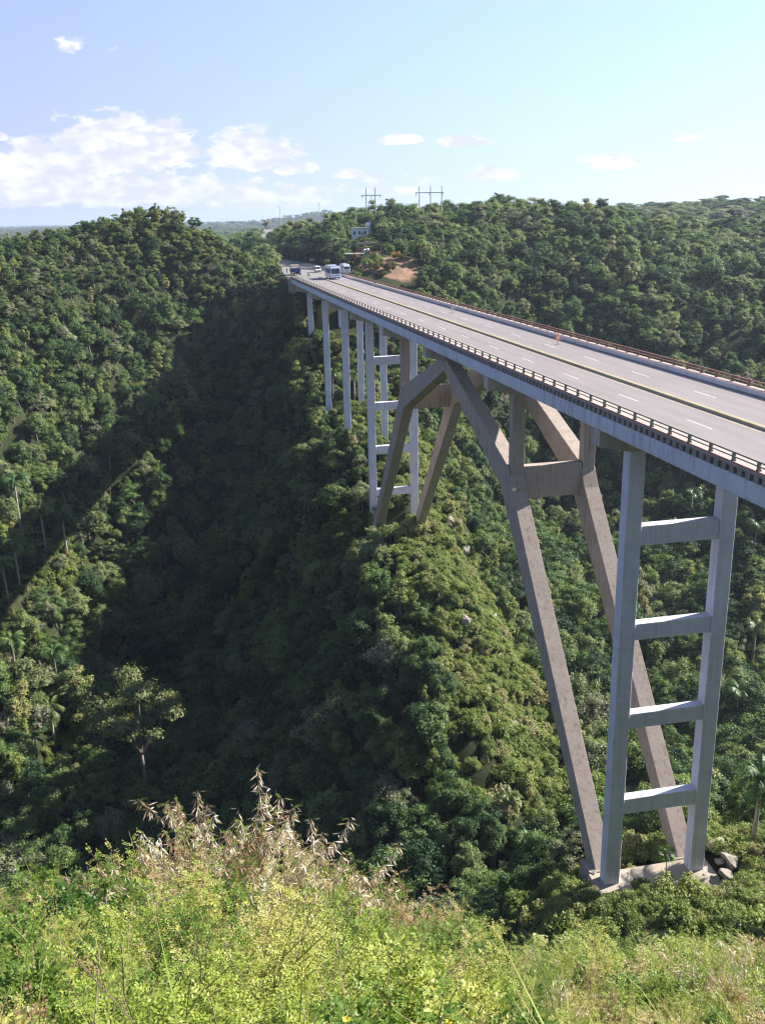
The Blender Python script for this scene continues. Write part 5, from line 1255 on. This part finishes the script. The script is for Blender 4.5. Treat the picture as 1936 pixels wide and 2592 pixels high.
SH = [shrub_meshes(61, 1.0, 14, 17, 5, .028, .55), shrub_meshes(62, .85, 15, 18, 4, .026, .6), shrub_meshes(63, 1.15, 12, 16, 6, .024, .5), shrub_meshes(64, .9, 13, 18, 3, .038, .75, M['fleaf2']), shrub_meshes(65, 1.0, 13, 16, 4, .034, .65, None, 0, .45, .07)]
PD = [shrub_meshes(71, 1.5, 7, 7, 6, .020, .45, None, .9, .38), shrub_meshes(72, 1.25, 8, 6, 5, .022, .5, None, .8, .45), shrub_meshes(73, 1.7, 6, 6, 6, .02, .45, None, .9, .3)]
def put_shrub(name, meshes, x, y, sc, rot, lab, grp):
    e = empty(name, (x, y, gz(x, y) - .02), rot); e.scale = (sc,) * 3
    for n_, me in meshes: link(n_, me, e)
    tag(e, lab, 'shrub', grp)
g = np.random.default_rng(5); cnt = 0
r = 1.9
SHB = []
while r < 15.5:
    st = .34 + .025 * r
    n_ = int(R(86) * r / st); 
    for i in range(n_):
        a = R(-30) + (i + g.uniform(-.4, .4)) * st / r; rr = r + g.uniform(-.4, .4) * st
        SHB.append((CAM.x + math.sin(a) * rr, math.cos(a) * rr, math.degrees(a), rr))
    r += st * .85
SHB = [q for q in SHB if q[1] > .6]
print('shrubs', len(SHB))
inst = []
for (x, y, a, rr) in SHB:
    k = g.choice([0, 1, 2, 3, 4], p=[.26, .2, .2, .24, .10]); sc = g.uniform(.4, 1.12) * (.62 + .05 * min(rr, 9)) * (1.0 if a < 18 else .8)
    inst.append((x, y, a, rr, k, sc, g.uniform(0, 6.28)))
inst.sort(key=lambda q: q[3] - (0 if -11 < q[2] < 34 else 50) * -1)
names = ['feathery_shrub', 'feathery_shrub', 'feathery_shrub', 'broadleaf_shrub', 'flowering_shrub']
for q in inst[:290]:
    x, y, a, rr, k, sc, rt = q
    v_, px, py = in_view(np.array([x]), np.array([y]), np.array([gz(x, y) + .5 * sc])); px, py = float(px[0]), float(py[0])
    col = ['at the left edge', 'left of the flat-crowned tree', 'below the leftmost pods', 'under the tall seed pods', 'below the tallest seed pods', 'right of the tall seed pods', 'below the gorge floor palm', 'below the near arch leg', 'below the nearest pier', 'at the right edge'][int(np.clip(px / 193.6, 0, 9))]
    dep = 'along the bottom edge' if py > 2480 else 'low on the foreground slope' if py > 2380 else 'halfway up the foreground' if py > 2300 else 'on the foreground crest'
    kd_ = ['feathery yellow-green', 'short feathery yellow-green', 'tall fine-leaved', 'dark broad-leaved', 'yellow-flowered'][k]; lab = None
    for q_ in ('', 'large ' if sc > .75 else 'small ', 'dense ', 'open ', 'sunlit ', 'leafy '):
        l2 = q_ + kd_ + ' shrub ' + dep + ', ' + col
        if l2 not in USED and len(l2.split()) <= 16: lab = l2; USED[l2] = 1; break
    put_shrub(names[k], SH[k], x, y, sc, rt, lab or (kd_ + ' shrub of the foreground thicket'), 'shrubs of the foreground thicket')
restq = inst[290:]
def fobj(ms, nm): return joined(nm, [m_ for _, m_ in ms])
if restq:
    A = np.array([(q[0], q[1], q[5], q[4], q[6]) for q in restq]); instancer('thicket', (A[:, 0], A[:, 1], height(A[:, 0], A[:, 1]) - .02, A[:, 2], A[:, 3].astype(int), A[:, 4]), [fobj(m_, 'thicket_%02d' % i) for i, m_ in enumerate(SH)], 'bright green thicket filling the foreground slope', 'thicket')
# pod bushes: (display column, distance, scale, kind)
PP = [(200, 8.6, .95, 1), (165, 8.2, .65, 0), (60, 8.0, .6, 1), (20, 8.4, .6, 0), (360, 9.0, .85, 0), (420, 9.2, .95, 1), (450, 9.6, .95, 0), (480, 9.0, 1.0, 2), (520, 9.6, 1.1, 2), (540, 9.3, 1.0, 0), (570, 9.0, 1.0, 1), (600, 9.6, 1.0, 0), (625, 9.5, 1.05, 2), (650, 9.2, .95, 1), (690, 9.6, 1.08, 2), (720, 9.3, .95, 0), (755, 9.0, .85, 1), (800, 9.2, .75, 0),
      (860, 9.4, .6, 1), (1000, 9, .6, 0), (310, 8.3, .7, 0), (345, 8.0, .75, 1), (500, 8.0, .75, 0), (580, 7.8, .7, 1), (470, 7.2, .6, 1), (650, 7.6, .6, 0), (1180, 9.6, .6, 1), (1290, 9.0, .55, 0), (1390, 10.2, .6, 1), (1490, 10.2, .6, 1), (1530, 9.6, .75, 0), (1600, 9.4, .7, 1), (1640, 9.8, .75, 0), (700, 6.4, .45, 1), (900, 7.0, .45, 0), (200, 6.5, .5, 1), (1100, 7.2, .45, 1), (1350, 7.4, .5, 0), (385, 9.6, 1.0, 0), (560, 10.0, 1.0, 1), (675, 9.9, 1.0, 0), (740, 9.8, 1.0, 2), (780, 9.4, .85, 1), (440, 9.9, 1.05, 2)] + [(60 + (k * 389) % 1560, 3.6 + (k * 1.37) % 5.2, .38 + .05 * (k % 4), k % 2) for k in range(20)]
for k, (cx_, r_, sc, kd) in enumerate(PP):
    d = ray(cx_ * 1.1719, 1900 * 1.1719); a = math.atan2(d.x, d.y)
    x, y = CAM.x + math.sin(a) * r_, math.cos(a) * r_
    lab = None
    for q_ in (('tall ' if sc > .9 else 'low ' if sc < .65 else ''), 'drooping ', 'brownish ', 'pale ', 'thin '):
        for rf, rx in sorted([('left edge of the photo', 0), ('lone stalk at the left', 200), ('flat-crowned tree', 395), ('palm behind the pods', 691), ('bright young palm', 1327), ('nearest pier', 1650), ('right edge of the photo', 1936), ('thin bare-stemmed tree', 615), ('narrow light green tree', 775), ('foot of the near arch leg', 1520)], key=lambda q: abs(q[1] - cx_ * 1.172))[:3]:
            l2 = q_ + 'shrub with dry seed pods, ' + ('in front of' if abs(rx - cx_ * 1.172) < 40 else 'right of' if rx < cx_ * 1.172 else 'left of') + ' the ' + rf
            if l2 not in USED and lab is None: lab = l2; USED[l2] = 1
    put_shrub('pod_shrub', PD[kd], x, y, sc * .98, k * 1.3, lab, 'pod-bearing shrubs in the foreground')
# grass tufts
def tuft(seed, H=.55, n_=42):
    g = np.random.default_rng(seed); V = []
    for i in range(n_):
        a = g.uniform(0, 6.28); L_ = H * g.uniform(.5, 1.2); ln = g.uniform(.15, .8); c = np.array([g.normal() * .05, g.normal() * .05, -.03]); d = np.array([math.cos(a), math.sin(a), 0]); s_ = np.array([-math.sin(a), math.cos(a), 0]) * g.uniform(.0025, .006)
        pts = [c + d * ln * L_ * t ** 1.8 + np.array([0, 0, L_ * (t - .35 * ln * t ** 3)]) for t in (0, .35, .7, 1)]
        ws = (1, .9, .6, .08)
        for j in range(3): V += [pts[j] - s_ * ws[j], pts[j] + s_ * ws[j], pts[j + 1] + s_ * ws[j + 1], pts[j + 1] - s_ * ws[j + 1]]
    return bpy.data.objects.new('tuft_%02d' % seed, np_mesh('tuft', V, np.arange(len(V)).reshape(-1, 4), M['fgrass']))
n_ = 1500; a = R(1) * np.random.default_rng(3).uniform(-34, 50, n_); rr = np.random.default_rng(4).uniform(1.2 ** 2, 15.5 ** 2, n_) ** .5
x = CAM.x + np.sin(a) * rr; y = np.cos(a) * rr; gq = np.random.default_rng(6)
instancer('grass', (x, y, height(x, y), gq.uniform(.6, 1.35, n_), gq.integers(0, 3, n_), gq.uniform(0, 6.28, n_)), [tuft(1, .5), tuft(2, .7, 22), tuft(3, .4, 46)], 'tall yellow-green grass growing through the foreground thicket', 'grass')
n_ = 420; gq = np.random.default_rng(61); x = CAM.x + gq.uniform(-14, 14, n_); y = gq.uniform(-9, 1.0, n_)
instancer('bank_grass', (x, y, height(x, y), gq.uniform(.5, 1.0, n_), gq.integers(0, 3, n_), gq.uniform(0, 6.28, n_)), [tuft(4, .5), tuft(5, .6, 30), tuft(6, .4, 50)], 'grass on the bank where the viewer stands', 'grass')
n_ = 330; x = CAM.x + gq.uniform(-14, 14, n_); y = gq.uniform(-9, .4, n_)
instancer('bank_thicket', (x, y, height(x, y), gq.uniform(.35, .7, n_), gq.integers(0, 5, n_), gq.uniform(0, 6.28, n_)), [fobj(m_, 'bank_%02d' % i) for i, m_ in enumerate(SH)], 'low green thicket on the bank where the viewer stands', 'thicket')
# scrub down the slope under the viewpoint
n_ = 900; gq = np.random.default_rng(16); x = CAM.x + gq.uniform(-45, 60, n_); y = gq.uniform(13, 52, n_); z = height(x, y)
ok = ~((x > -2) & (x < 18) & (y < 32)) & (np.hypot(x - CAM.x, y) > 14.5) & ((x < 0) | (y > 24)); x, y, z = x[ok], y[ok], z[ok]; n_ = len(x)
instancer('slope_scrub', (x, y, z, gq.uniform(.35, .75, n_), gq.integers(0, 2, n_), gq.uniform(0, 6.28, n_)), [joined('slope_kind_%02d' % i, [PROT[NB + i][1], PROT[NB + i][2]]) for i in (0, 1)], 'grey-green scrub on the slope below the foreground thicket', 'scrub')
build_haze()
